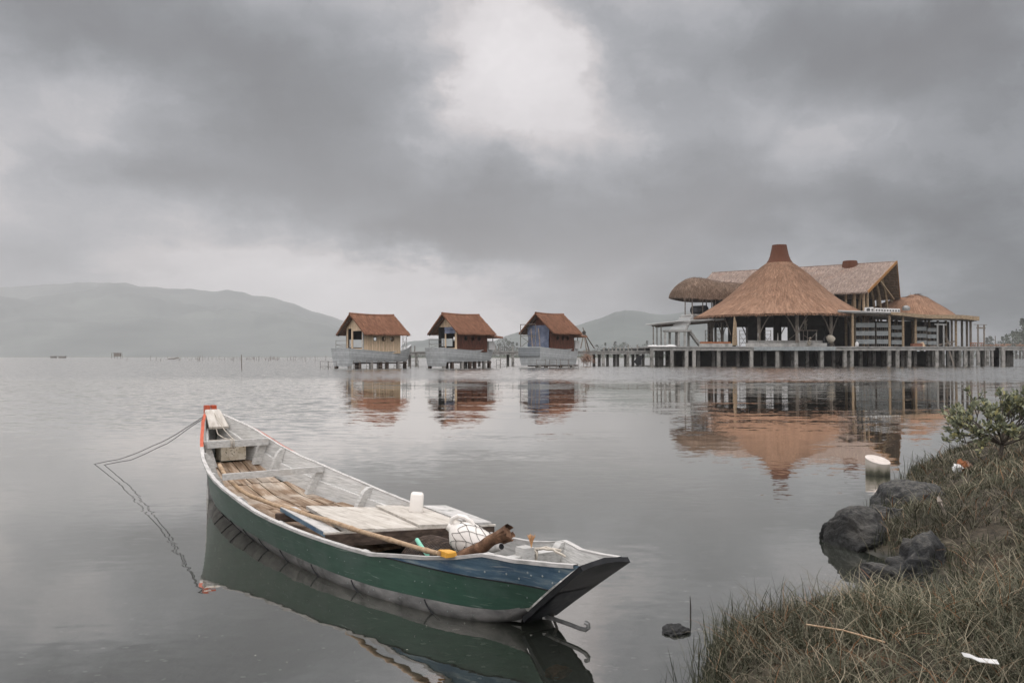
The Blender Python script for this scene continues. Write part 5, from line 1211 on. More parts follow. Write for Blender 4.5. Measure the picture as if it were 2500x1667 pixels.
# white sacks and sheets on the platform corner
for k, (px, w_, hgt, lab) in enumerate(((1596, 1.9, .28, 'crumpled white sheet at the left corner of the platform'), (1615, 1.6, .22, 'crumpled white sheet beside the awning post'), (1637, 1.9, .34, 'crumpled white sheet before the landing columns'))):
    b = MB(); rows = []
    for i in range(10):
        rows.append([(X_(px, Yp + .8) + (i / 9 - .5) * w_, Yp + .4 + j * .12, zd_ + .02 + hgt * math.sin(math.pi * i / 9) ** .6 * math.sin(math.pi * j / 7) * (.7 + .6 * noise.noise((i * .8, j * .8, k)))) for j in range(8)])
    b.grid(rows, .8); tag(b.build('plastic_sheet', M['offwhite'], None, 0, base=True), lab, 'sheet', 'white sheets on the platform')

# gabled hall behind
Yn, Yf_ = 143.0, 158.7
cn, cf = P(2119, 711.6, Yn), P(2198, 727.5, Yf_); mid_ = (cn + cf) / 2; wv_ = (cf - cn); Wh = math.hypot(wv_.x, wv_.y); axis_ = Vector((wv_.y, -wv_.x, 0)).normalized()
alh = math.atan2(axis_.y, axis_.x)
hall = empty('gabled_hall', (mid_.x, mid_.y, zd_), alh); tag(hall, 'long hall with greyed thatch gable roof and arched open end behind the cone', 'hall')
zE = (cn.z + cf.z) / 2 - zd_; rp_ = P(2187, 641.5, mid_.y); zR = rp_.z - zd_ + .1
gable_roof('thatched_roof', M['thatch_grey'], hall, -31, 0, 0, Wh / 2, zE, zR, th=.28, slump=.0, fuzz=5200, wd=.08, ln=.9, curve=.03, x0r=-31, x1r=2.0, batten=False)
hr = [o for o in hall.children if o.name.startswith('thatched_roof')][0]
b = MB()
for s_ in (-1, 1): b.bar((2.02, 0, zR - .05), (.05, s_ * Wh / 2, zE - .08), .14, .42)
b.build('barge_board', M['gold'], hr, 0)
for s_ in (-1, 1):
    b = MB()
    for j in range(1, 22):
        v = j / 22; z = zR + (zE - zR) * v - .36; b.bar((2.0 - 2.0 * v, s_ * Wh / 2 * v, z), (-7, s_ * Wh / 2 * v, z), .10, .10)
    b.build('battens', M['post'], hr, 0)
for k, xk in enumerate((-1.2, -2.3, -3.4)):                           # pointed laminated arches of the open end
    for s_ in (-1, 1):
        b = MB(); pts = []
        for i in range(13):
            f = i / 12; pts.append((xk, s_ * Wh / 2 * (.66 - .60 * f ** 1.9), -.0 + 4.2 + (zR - 5.2) * f ** .72))
        pts = [(xk, s_ * Wh / 2 * .68, 3.2)] + pts; b.tube(pts, .24, 6); b.build('arch', M['post'], hall)
for xk, s_ in ((-1.0, -.86), (-2.4, -.86), (-3.8, -.86), (-.8, -.72), (-1.0, .86), (-3.4, .86)):
    b = MB(); b.tube([(xk, s_ * Wh / 2, 0), (xk, s_ * Wh / 2, zE + .25)], .22, 7); b.build('column', M['post'], hall)
b = MB(); b.bar((-.6, .1, zR - 3.2), (-.6, Wh * .42, zE - .3), .2, .25); b.build('strut', M['post'], hall, 0)
b = MB(); b.box((-16, -Wh / 2 + 1.4, zE / 2 + 2.0), (22, .3, zE - 3.2)); b.box((-16, Wh / 2 - 1.4, zE / 2 + 2.0), (24, .3, zE - 4)); b.build('side_wall', M['dark_in'], hall, 0)  # dark panels put in for the shaded inside of the hall
b = MB(); b.box((-6.5, 0, 5.8), (.3, Wh * .5, 4.0)); b.build('end_wall', M['dark_in'], hall, 0)
b = MB(); k0 = hall.matrix_basis.inverted()
cpx = P(2076.5, 652, 154); b.lathe([(2.05 * 154 / 143 * .62, 0), (1.28, .75), (1.18, 1.35), (1.08, 1.42), (.3, 1.44)], n=28, tint=.5)
o = b.build('roof_cap', M['thatch_cap'], hall, 45)
loc_ = Matrix.Rotation(-alh, 4, 'Z') @ (cpx - hall.location); o.location = loc_ - Vector((0, 0, .35))
# low hipped pavilion behind at right
Yh = 160.
lp = empty('low_pavilion', (X_(2225, Yh), Yh, zd_)); tag(lp, 'low pavilion with reddish hipped thatch roof behind the flat canopy', 'pavilion')
s2 = Yh / F; b = MB(); n = 60; rows = []; gr = []
for i, (rx0, rx1, y) in enumerate(((125, 100, 773), (112, 90, 764), (90, 72, 751), (64, 52, 738), (40, 30, 727), (22, 10, 719.5), (8, 4, 720))):
    rows.append([((math.cos(t) * (rx1 if math.cos(t) > 0 else rx0) + (8 if i > 3 else 0)) * s2, math.sin(t) * 7.5 * (rx1 / 100) , CH - (y + (6 * (1 if math.cos(t) < -.3 else 0) if i == 5 else 0) - HY) * s2 - zd_) for t in np.linspace(0, 2 * math.pi, n, endpoint=False)])
    gr.append([(t * 11, i * 1.5, 0) for t in np.linspace(0, 2 * math.pi, n, endpoint=False)])
b.grid(rows, .6, gr, close=True); b.f.append(tuple(range(6 * n, 7 * n)))
def lpf(u, v):
    i = (1 - v) * 5.999; k = int(i); f = i - k; a = u * (n - 1); j = int(a); p0 = Vector(rows[k][j]); p1 = Vector(rows[min(k + 1, 6)][j]); return p0.lerp(p1, f)
thatch_fuzz(b, lpf, 2600, .8, .08, .1)
b.build('thatched_roof', M['thatch_tan'], lp, 45)
for px in (2160, 2200, 2240, 2280): b = MB(); b.tube([(X_(px, Yh) - lp.location.x, -4.5, 0), (X_(px, Yh) - lp.location.x, -4.5, CH - (771 - HY) * s2 - zd_)], .2, 7); b.build('column', M['post'], lp)
# flat canopy with bamboo fascia on posts
cnp = empty('flat_canopy', P(2220, 765, Yp + 8)); tag(cnp, 'flat canopy with a wavy bamboo edge on bamboo posts at right', 'canopy'); O = cnp.location
def cedge(px):
    Y = lerp(px, [2047, 2177, 2391], [Yp + .2, Yp + .6, Yp + 6.5]); return Y, lerp(px, [2047, 2100, 2177, 2204, 2240, 2276, 2319, 2351, 2391], [757.5, 759.5, 761.6, 763.5, 767, 769, 768.6, 769.3, 773])
xs_ = list(range(2047, 2392, 8)) + [2391]
b = MB(); rows = []
for px in xs_:
    Y, ty = cedge(px); t_ = P(px, ty, Y); bk = Vector((t_.x * 1.08, Yp + 20, t_.z)); rows.append([t_ - O + Vector((0, .05, -.30)), t_ - O + Vector((0, .05, -.02)), bk - O + Vector((0, 0, .05)), bk - O + Vector((0, 0, -.30))])
b.grid(rows, .4, close=True); q = len(b.v); b.f += [(0, 1, 2, 3), (q - 1, q - 2, q - 3, q - 4)]; b.build('roof_slab', M['concrete'], cnp, 0)
b = MB(); rows = []
for px in [p for p in xs_ if p >= 2175]:
    Y, ty = cedge(px); t_ = P(px, ty, Y) - O; hh_ = lerp(px, [2177, 2300, 2391], [.42, .58, .62]); rows.append([t_ + Vector((0, -.10, -hh_)), t_ + Vector((0, -.10, .02)), t_ + Vector((0, .02, .02)), t_ + Vector((0, .02, -hh_))])
b.grid(rows, .55, close=True); q = len(b.v); b.f += [(0, 1, 2, 3), (q - 1, q - 2, q - 3, q - 4)]; b.build('bamboo_fascia', M['post'], cnp, 0)
b = MB(); rows = []
for px in [p for p in xs_ if p < 2176]:
    Y, ty = cedge(px); t_ = P(px, ty, Y) - O; rows.append([t_ + Vector((0, -.06, -.10)), t_ + Vector((0, -.06, .03)), t_ + Vector((0, .04, .03)), t_ + Vector((0, .04, -.10))])
b.grid(rows, .7, close=True); b.build('white_edge', M['offwhite'], cnp, 0)
b = MB()
for x0, x1 in ((2075, 2170), (2170, 2260), (2260, 2384)):
    (Y0, t0), (Y1, t1) = cedge(x0), cedge(x1); b.bar(P(x0, t0 + 7, Y0 + .9) - O, P(x1, t1 + 9, Y1 + .9) - O, .22, .30)
b.build('edge_beam', M['timber'], cnp, 0)
for px, dy, mm in ((2082, .6, 'post'), (2172, .6, 'post'), (2205, .9, 'post'), (2235.5, 1.2, 'post'), (2324, 3, 'timber'), (2334, 1.6, 'post'), (2349, 4, 'timber'), (2361, 3, 'timber'), (2370, 2, 'timber'), (2130, 9, 'timber'), (2260, 9, 'timber'), (2290, 12, 'timber'), (2190, 14, 'timber')):
    Y, ty = cedge(px); Y += dy; ztop = P(px, ty, Y - dy).z - .28; b = MB(); b.tube([Vector((X_(px, Y), Y, zd_)) - O, Vector((X_(px, Y), Y, ztop)) - O], .19, 8); b.build('post', M[mm], cnp)
# machines on the canopy
def ac(px, Y, w_, h_, label):
    e = empty('condenser_unit', Vector((X_(px, Y), Y, Z_(761.5, Yp + .6) + .03)), 0); b = MB(); b.box((0, 0, h_ / 2), (w_, .5, h_)); bd = b.build('casing', M['offwhite'], e, 0)
    b = MB(); b.add([(math.cos(a) * min(w_, h_) * .36, -.256, h_ * .52 + math.sin(a) * min(w_, h_) * .36) for a in np.linspace(0, 6.2832, 19)[:-1]], [tuple(range(18))]); b.build('fan', M['grille'], e, 0)
    return tag(e, label, 'condenser', 'condenser units on the flat canopy')
ac(2119, Yp + 3.5, .95, .82, 'white condenser standing apart at the left end of the row'); ac(2128, Yp + 4.3, .5, .9, 'narrow white condenser turned sideways next to the separate one')
for k in range(9): ac(2139 + 6.8 * k, Yp + 3.5 + .25 * k, .40, .72, 'white condenser in the long row on the canopy')
b = MB(); b.lathe([(.003, .0), (.5, .02), (.62, .3), (.5, .62), (.2, .78), (.003, .8)], P(2213, 761.5, Yp + 7) + Vector((0, 0, .25)), 18, .7); tag(b.build('small_tank', M['steel'], None, 50, base=True), 'small round silver tank on the canopy', 'tank')
# racks of pale panels under the canopy
def rack(x0, x1, Y, top, label, n=3):
    w_ = X_(x1, Y) - X_(x0, Y); e = empty('panel_rack', Vector(((X_(x0, Y) + X_(x1, Y)) / 2, Y, zd_))); H_ = Z_(top, Y) - zd_
    for x in (-w_ / 2, -w_ / 6, w_ / 6, w_ / 2):
        for y in (0, .9): b = MB(); b.tube([(x, y, 0), (x, y, H_ * .96)], .035, 6); b.build('upright', M['pole_steel'], e)
    for k in range(n):
        z = H_ * (k + .35) / n * 1.02; b = MB(); b.box((0, -.06, z + H_ * .09), (w_ * .98, .05, H_ * .19), tint=random.random()); b.build('panel', M['panel'], e, 0)
        b = MB(); b.tube([(-w_ / 2, .4, z + H_ * .24), (w_ / 2, .4, z + H_ * .24)], .03, 6); b.build('rail', M['pole_steel'], e)
    return tag(e, label, 'rack', 'racks of pale panels under the canopy')
rack(2089, 2136, Yp + 3.2, 787, 'rack of pale panels left of the others under the canopy'); rack(2140, 2170, Yp + 3.2, 787, 'rack of pale panels second from the left under the canopy')
rack(2176, 2203, Yp + 5.2, 793, 'lower rack of pale panels right of the thick bamboo post'); rack(2238, 2262, Yp + 6, 797, 'rack of pale panels in the right half of the canopy'); rack(2264, 2288, Yp + 6.5, 800, 'rightmost rack of pale panels under the canopy')
b = MB(); b.box((X_(2160, 156), 156, zd_ + 2.3), (13, .3, 4.6)); b.box((X_(2255, 158), 158, zd_ + 2.3), (9, .3, 4.6)); b.v = [tuple(Vector(v) - O) for v in b.v]; b.build('back_wall', M['dark_in'], cnp, 0)
# loose building things on the platform
b = MB(); b.box(P(2239, 843, Yp + 1.2), (1.7, .9, .62)); tag(b.build('brick_stack', M['brick'], None, 0, base=True), 'stack of red bricks on the platform under the canopy', 'bricks')
b = MB(); b.bar(P(2250, 836, Yp + .9), P(2256, 847, Yp + .7), .12, .5); tag(b.build('board', M['beige'], None, 0, base=True), 'pale board leaning on the brick stack', 'board')
b = MB(); b.lathe([(.22, 0), (.25, .05), (.25, .5), (.12, .66), (.09, .7), (.003, .71)], P(2092, 848.0, Yp + .6) + Vector((0, 0, .0)), 16, .7); o = b.build('white_can', M['offwhite'], None, 40, base=True); o.location.z = zd_; tag(o, 'white plastic can on the platform below the first bamboo post', 'can')
e = empty('steel_frame', P(2297, 845.6, Yp + 1)); tag(e, 'grey steel frame of two posts with a crossbar before the canopy', 'frame')
for px in (2289, 2304): b = MB(); b.tube([Vector((X_(px, Yp + 1), Yp + 1, zd_)) - e.location, P(px, 792, Yp + 1) - e.location], .14, 8); b.build('post', M['steel'], e)
for y0, ex_, tk_ in ((791.5, 7, .2), (781.5, 12, .08)): b = MB(); b.bar(P(2289 - ex_, y0, Yp + 1) - e.location, P(2304 + ex_, y0 + .8, Yp + 1) - e.location, tk_, tk_); b.build('crossbar', M['steel'], e, 0)
e = empty('gate_frame', P(2395, 847, Yp + 1)); tag(e, 'slim grey gate frame at the right end of the platform', 'gate frame')
for px in (2388, 2403): b = MB(); b.tube([Vector((X_(px, Yp + 1), Yp + 1, zd_ + .0)) - e.location, P(px, 793, Yp + 1) - e.location], .13, 8); b.build('post', M['timber'], e)
for x0, x1, y, t_ in ((2385, 2406, 800, .16), (2378, 2410, 792, .05)): b = MB(); b.tube([P(x0, y, Yp + 1) - e.location, P(x1, y + .8, Yp + 1) - e.location], t_ / 1.3, 6); b.build('crossbar', M['timber'], e)
e = empty('wooden_railing', P(2380, 846, Yp + 5)); tag(e, 'short reddish wooden railing at the right end of the platform', 'railing')
b = MB(); b.bar(P(2368, 837, Yp + 5) - e.location, P(2402, 837, Yp + 5) - e.location, .08, .1); b.build('top_rail', M['rust'], e, 0)
for k in range(9): b = MB(); px = 2370 + 3.8 * k; b.bar(Vector((X_(px, Yp + 5), Yp + 5, zd_)) - e.location, P(px, 837, Yp + 5) - e.location, .07, .07); b.build('baluster', M['rust'], e, 0)
for k, (x0, y0, x1, y1, lab) in enumerate(((2272, 846, 2332, 833, 'long plank slanting across the floor under the canopy'), (2308, 818, 2320, 846, 'plank leaning steeply beside the steel frame'), (2318, 858, 2329, 892, 'slanting prop from the deck edge into the water'))):
    b = MB(); b.bar(P(x0, y0, Yp + 1.4 - (k == 2) * 1.8), P(x1, y1, Yp + 1.0 - (k == 2) * 1.6), .10, .22); tag(b.build('plank', M['timber'], None, 0, base=True), lab, 'plank')
for k in range(5):
    px = (2415, 2431, 2449, 2457, 2490)[k]; b = MB(); 
    for j in range(14): c = Vector((X_(px, Yp + 1.5) + random.gauss(0, .35), Yp + 1.5 + random.gauss(0, .3), zd_ + .10 + abs(random.gauss(0, .12)))); d = Vector((random.gauss(0, 1), random.gauss(0, 1), random.gauss(0, .3))).normalized() * .3; b.bar(c - d, c + d, .08, .05)
    tag(b.build('debris_heap', M['brush'], None, 0, base=True), 'small heap of wood scraps on the jetty at right', 'debris', 'heaps of scraps on the jetty')
b = MB(); b.tube([P(2430, 846, Yp + 2), P(2430, 820, Yp + 2)], .06, 6); tag(b.build('upright_pole', M['timber'], None, 40, base=True), 'thin upright pole on the jetty at right', 'pole')

# ---------------------------------------------------------------- far things on the water
e = empty('stilt_hut', PZ(286, 875.2)); Yq = e.location.y; e.location = (X_(286, 700), 700, 0); tag(e, 'tiny fishing hut on stilts far out at left', 'hut')
b = MB(); b.box((.3, 0, 3.0), (4.6, 3, 2.6)); b.build('hut_wall', M['timber'], e, 0)
b = MB(); b.box((.3, 0, 4.4), (6., 4, .25)); b.build('roof', M['timber'], e, 0)
for x in (-4.2, -2, .3, 2.6, 4): b = MB(); b.box((x, 0, 1.8), (.3, .3, 5.4 if x < -3 else 3.6)); b.build('stilt', M['timber'], e, 0)
for px, Y, w_, lab in ((131, 900, 5, 'dark speck of a fishing hut, second from the left'), (152, 880, 6, 'dark speck of a fishing hut just left of the stilt hut')):
    b = MB(); b.box((X_(px, Y), Y, .9), (w_, 3, 1.6)); b.box((X_(px, Y), Y, 2.0), (w_ * 1.15, 4, .4)); tag(b.build('fishing_hut', M['timber'], None, 0, base=True), lab, 'hut')
b = MB(); b.tube([PZ(411, 877), PZ(411, 877) + Vector((6, 0, .6)), PZ(422, 877)], .3, 5); b.v = [(v[0], v[1], v[2] + .2) for v in b.v]
tag(b.build('low_raft', M['timber'], None, 0, base=True), 'low dark raft far out between the stilt hut and the tall stake', 'raft')
b = MB(); Yk = PZ(590.5, 901).y; b.tube([(X_(590.5, Yk), Yk, -.5), (X_(589.5, Yk), Yk, Z_(866, Yk))], .055, 6); tag(b.build('tall_stake', M['timber'], None, 40, base=True), 'single tall dark stake in open water left of the huts', 'stake')
stk = MB(); stk.tube([(0, 0, -.5), (.05, 0, 1.0)], .07, 5); sme = stk.mesh('fishing_stake')
for k in range(130):
    px = random.choice((random.uniform(400, 800), random.uniform(430, 760), random.uniform(180, 800), random.uniform(560, 700))); Y = random.uniform(260, 620)
    o = link('fishing_stake', sme, M['timber']); o.location = (X_(px, Y), Y, 0); o.scale = (1, 1, random.uniform(.5, 1.9)); o.rotation_euler = (random.uniform(-.1, .1), random.uniform(-.12, .12), 0)
    tag(o, 'thin stake of the far fishing fences on the left water', 'stake', 'far fishing stakes')
# far trees
def tree_mesh(seed, H_, wd, conifer):
    rs = random.Random(seed); b = MB()
    cl_ = []
    for k in range(14 if not conifer else 18):
        f = rs.random(); z = H_ * (.22 + .78 * f); r_ = wd * ((1 - f) * .75 + .08 if conifer else math.sqrt(max(.05, 1 - (2 * f - .9) ** 2)) * .62)
        a = rs.uniform(0, 6.28); cl_.append((math.cos(a) * r_ * rs.random(), math.sin(a) * r_ * rs.random(), z, r_ * .55 + .25))
    for cx, cy, cz, cr_ in cl_:
        for _ in range(26):
            d = Vector((rs.gauss(0, 1), rs.gauss(0, 1), rs.gauss(0, .8))).normalized() * cr_ * rs.random() ** .4; p = Vector((cx, cy, cz)) + d; s_ = rs.uniform(.18, .42)
            u_ = Vector((rs.gauss(0, 1), rs.gauss(0, 1), rs.gauss(0, 1))).normalized() * s_; v_ = u_.orthogonal().normalized() * s_ * .7
            b.add([p - u_, p + v_, p + u_, p - v_], [(0, 1, 2, 3)], rs.random())
    t_ = MB(); t_.tube([(0, 0, -.3), (.1, 0, H_ * .4), (0, .1, H_ * .9)], [wd * .06, wd * .045, .03], 6)
    return b.mesh('crown'), t_.mesh('trunk')
TM = [tree_mesh(k, *p) for k, p in enumerate(((9, 6.5, False), (7.5, 6, False), (12, 5, True), (10, 8, False), (14, 4.5, True), (6, 6, False)))]
def tree(px, Y, kind, s_, lab, grp):
    Y *= 2; s_ *= 1.9; e = empty('shore_tree', (X_(px, Y), Y, .6), random.uniform(0, 6.28)); e.scale = (s_, s_, s_)
    link('crown', TM[kind][0], M['far_green'], e); link('trunk', TM[kind][1], M['far_trunk'], e); return tag(e, lab, 'tree', grp)
for px, Y, kind, s_ in [(1195, 600, 1, .8), (1208, 590, 5, 1.), (1222, 580, 0, 1.05), (1232, 585, 3, 1.25), (1243, 580, 0, 1.2), (1252, 590, 2, .9), (1262, 590, 4, .75), (1274, 600, 5, 1.), (1286, 590, 1, .9)]:
    tree(px, Y, kind, s_, 'hazy tree on the far shore in the gap left of the tarp hut', 'far trees between the huts')
for px, s_, kind in [(1420, .7, 5), (1432, .8, 1), (1446, .8, 5), (1459, 1.0, 0), (1470, .8, 1), (1478, .75, 4), (1490, .8, 5), (1502, .95, 2), (1513, 1.0, 0), (1523, 1.05, 3), (1534, .9, 0), (1546, .8, 1), (1560, .95, 1), (1572, 1.05, 0), (1580, .85, 4), (1590, .9, 3), (1602, .8, 1), (1615, .9, 0), (1630, .9, 5), (1650, .9, 1)]:
    tree(px, 600 + random.uniform(-15, 25), kind, s_, 'hazy tree on the far shore between the tarp hut and the pavilion', 'far trees left of the pavilion')
for px, Y, s_, kind in [(2340, 470, .8, 1), (2360, 465, .9, 5), (2374, 460, .8, 0), (2386, 455, .7, 5), (2400, 440, .95, 1), (2409, 430, .85, 2), (2418, 430, .9, 2), (2428, 425, .8, 5), (2438, 420, .9, 0), (2448, 410, .75, 4), (2457, 405, .9, 2), (2464, 400, 1., 1), (2473, 390, .9, 4), (2481, 385, 1.15, 3), (2490, 380, 1.2, 0), (2498, 370, 1.25, 4), (2504, 365, 1.3, 3), (2520, 360, 1.3, 0), (2540, 350, 1.4, 3)]:
    tree(px, Y, kind, s_, 'grey-green tree on the far shore at the right edge', 'far trees at the right edge')
# rougher low growth along the far shore
b = MB()
for x0, x1, Y0, hgt, n in ((945, 1700, 1044, 5.0, 3000), (2250, 2680, 1044, 6.4, 2200)):
    for _ in range(n):
        px = random.uniform(x0, x1); Y = Y0 + random.uniform(2, 40); p = Vector((X_(px, Y), Y, .6 + hgt * random.random() ** 1.6 * (.6 + .6 * noise.noise((px * .05, 3, 0))))); s_ = random.uniform(.5, 1.2)
        u_ = Vector((random.gauss(0, 1), random.gauss(0, .5), random.gauss(0, 1))).normalized() * s_; v_ = u_.orthogonal().normalized() * s_ * .8
        b.add([p - u_, p + v_, p + u_, p - v_], [(0, 1, 2, 3)])
tag(b.build('shore_scrub', M['far_green'], None, 0), 'low hazy scrub along the far shore', 'scrub', kind='stuff')

# ================================================================ THE NEAR BANK
def gz1(x, y): return float(ground_z(np.array([x]), np.array([y]))[0])
def rock_mat():
    m = bpy.data.materials.new('dark basalt'); m.use_nodes = True; m.node_tree.nodes.clear(); N = NT(m.node_tree)
    co = N.n('ShaderNodeNewGeometry').outputs['Position']; z = N.n('ShaderNodeSeparateXYZ', ins={0: co}).outputs[2]
    ti = N.n('ShaderNodeAttribute', attribute_name='tint').outputs['Fac']
    n1 = N.noise(co, 5., 9, .66, .3); n2 = N.noise(co, 34., 6, .65); n3 = N.noise(co, 2.2, 4, .5)
    c = N.ramp(N.mapr(n1, .3, .7), [(0, (.009, .010, .011)), (.5, (.023, .024, .025)), (1, (.050, .050, .048))])
    c = N.mix(N.mapr(n3, .54, .70), c, (.045, .043, .039, 1))
    up = N.n('ShaderNodeSeparateXYZ', ins={0: N.n('ShaderNodeNewGeometry').outputs['Normal']}).outputs[2]
    c = N.mix(N.math('MULTIPLY', N.mapr(up, .45, .9), N.mapr(n2, .4, .62)), c, (.085, .082, .073, 1))      # dry dust and lichen settle on top
    c = N.mix(N.math('MULTIPLY', N.mapr(n2, .66, .70), N.mapr(n1, .48, .56)), c, (.30, .29, .26, 1))       # pale barnacle specks
    k = N.math('MULTIPLY_ADD', ti, .5, .75); c = N.vec('MULTIPLY', c, N.n('ShaderNodeCombineXYZ', ins={0: k, 1: k, 2: k}).outputs[0])
    wet = N.mapr(z, .03, .10)
    b = N.n('ShaderNodeBsdfPrincipled', ins={'Base Color': N.mix(wet, (.010, .011, .011, 1), c), 'Roughness': N.mapr(wet, 0, 1, .35, .8), 'Specular IOR Level': .35})
    N.put(b.inputs['Normal'], N.n('ShaderNodeBump', ins={'Strength': 1.0, 'Distance': .045, 'Height': N.math('ADD', n1, N.math('MULTIPLY', n2, .35))}))
    N.n('ShaderNodeOutputMaterial', ins={0: b}); return m
M['rock'] = rock_mat()
import bmesh
ROCKS = []
def rock(px, py, z, Y, size, rz, seed, label, tilt=(0, 0), amp=.28, tint=.5, cat='rock', m=None, grp=None, cutn=9):
    """rock centred at photo point (px, py) at depth Y"""
    c = P(px, py, Y); bm = bmesh.new(); bmesh.ops.create_icosphere(bm, subdivisions=5, radius=1.0); rs = random.Random(seed)
    cuts = [(Vector((rs.gauss(0, 1), rs.gauss(0, 1), rs.gauss(.2, .8))).normalized(), rs.uniform(.62, .9)) for _ in range(cutn)]
    for v in bm.verts:
        d = v.co.normalized(); p = d * 1.0
        for n_, lim in cuts:
            e = p.dot(n_) - lim
            if e > 0: p -= n_ * e * .93
        r_ = 1 + amp * noise.fractal(d * 1.5 + Vector((seed * 3.1, 0, 0)), 1., 2., 4) - .07 * abs(noise.fractal(d * 3.4 + Vector((0, seed, 0)), 1, 2, 4)) + .020 * noise.fractal(d * 11 + Vector((seed, 0, 0)), .8, 2, 4) - .16 * max(0, .16 - abs(noise.noise(d * 2.6 + Vector((seed * 1.7, 4, 0))))) / .16 * .22 - .025 * max(0, .2 - abs(noise.noise(d * 6.5 + Vector((seed, 9, 0))))) / .2
        v.co = p * r_
    me = bpy.data.meshes.new('rock'); bm.to_mesh(me); bm.free()
    T = Matrix.Rotation(rz, 4, 'Z') @ Matrix.Rotation(tilt[0], 4, 'X') @ Matrix.Rotation(tilt[1], 4, 'Y') @ Matrix.Diagonal((*size, 1)); me.transform(T); me.update()
    at = me.attributes.new('tint', 'FLOAT', 'POINT'); at.data.foreach_set('value', [tint] * len(me.vertices))
    me.polygons.foreach_set('use_smooth', [True] * len(me.polygons))
    o = link('rock', me, m or M['rock']); o.location = c; ROCKS.append((c.x, c.y, max(size[0], size[1]) * .8)); return tag(o, label, cat, grp)
rock(2222, 1235, 0, 8.2, (.37, .30, .25), .1, 3, 'smooth rounded dark rock highest up the shore, topmost of the rocks', tint=1.0, amp=.10, cutn=2)
rock(2160, 1268, 0, 7.4, (.19, .17, .15), .4, 8, 'small rough rock wedged between the two biggest rocks', tint=.35)
rock(2107, 1325, 0, 6.75, (.34, .32, .25), .5, 12, 'biggest black rock at the water edge, with its own mirror image below', tint=.35, amp=.16, tilt=(.1, .2))
rock(2060, 1302, 0, 6.95, (.16, .20, .18), .9, 21, 'rounded shoulder of black rock at the far left of the rocks', tint=.45, amp=.18)
rock(2247, 1392, 0, 5.95, (.24, .19, .23), .3, 33, 'pointed grey-brown rock in front of the biggest rock', tint=.85, tilt=(0, .35))
rock(2142, 1405, 0, 5.75, (.155, .11, .095), -.4, 41, 'low flat slate-coloured rock at the water edge', tint=.9, amp=.12, tilt=(.2, .25))
rock(2425, 1355, 0, 6.1, (.30, .20, .14), .1, 52, 'long dark slab half buried in the grass at right', tint=.45, amp=.12, tilt=(0, -.1))
rock(2300, 1376, 0, 6.2, (.09, .08, .07), .1, 57, 'little dark rock in the hollow under the overhanging grass', tint=.4)
rock(1642, 1540, 0, 4.62, (.085, .07, .042), .2, 61, 'small wet rock alone in the shallow water left of the grass', tint=.2, amp=.3)

# grass: three kinds of blade, far too many to count
GR = bpy.data.materials.new('grass'); GR.use_nodes = True; GR.node_tree.nodes.clear(); N = NT(GR.node_tree)
ti = N.n('ShaderNodeAttribute', attribute_name='tint').outputs['Fac']
pos = N.n('ShaderNodeNewGeometry').outputs['Position']
c = N.ramp(ti, [(0, (.022, .026, .016)), (.28, (.055, .060, .036)), (.5, (.110, .110, .072)), (.66, (.185, .170, .120)), (.84, (.33, .285, .205)), (.92, (.24, .125, .060)), (1.0, (.16, .070, .028))])
pn = N.noise(pos, 1.3, 3, .5); kk = N.mapr(pn, .34, .66, .48, 1.2)
c = N.vec('MULTIPLY', c, N.n('ShaderNodeCombineXYZ', ins={0: kk, 1: kk, 2: kk}).outputs[0])
d1 = N.n('ShaderNodeBsdfPrincipled', ins={'Base Color': c, 'Roughness': .75, 'Specular IOR Level': .25}); d2 = N.n('ShaderNodeBsdfTranslucent', ins={0: c})
N.n('ShaderNodeOutputMaterial', ins={0: N.n('ShaderNodeMixShader', ins={0: .22, 1: d1, 2: d2})})
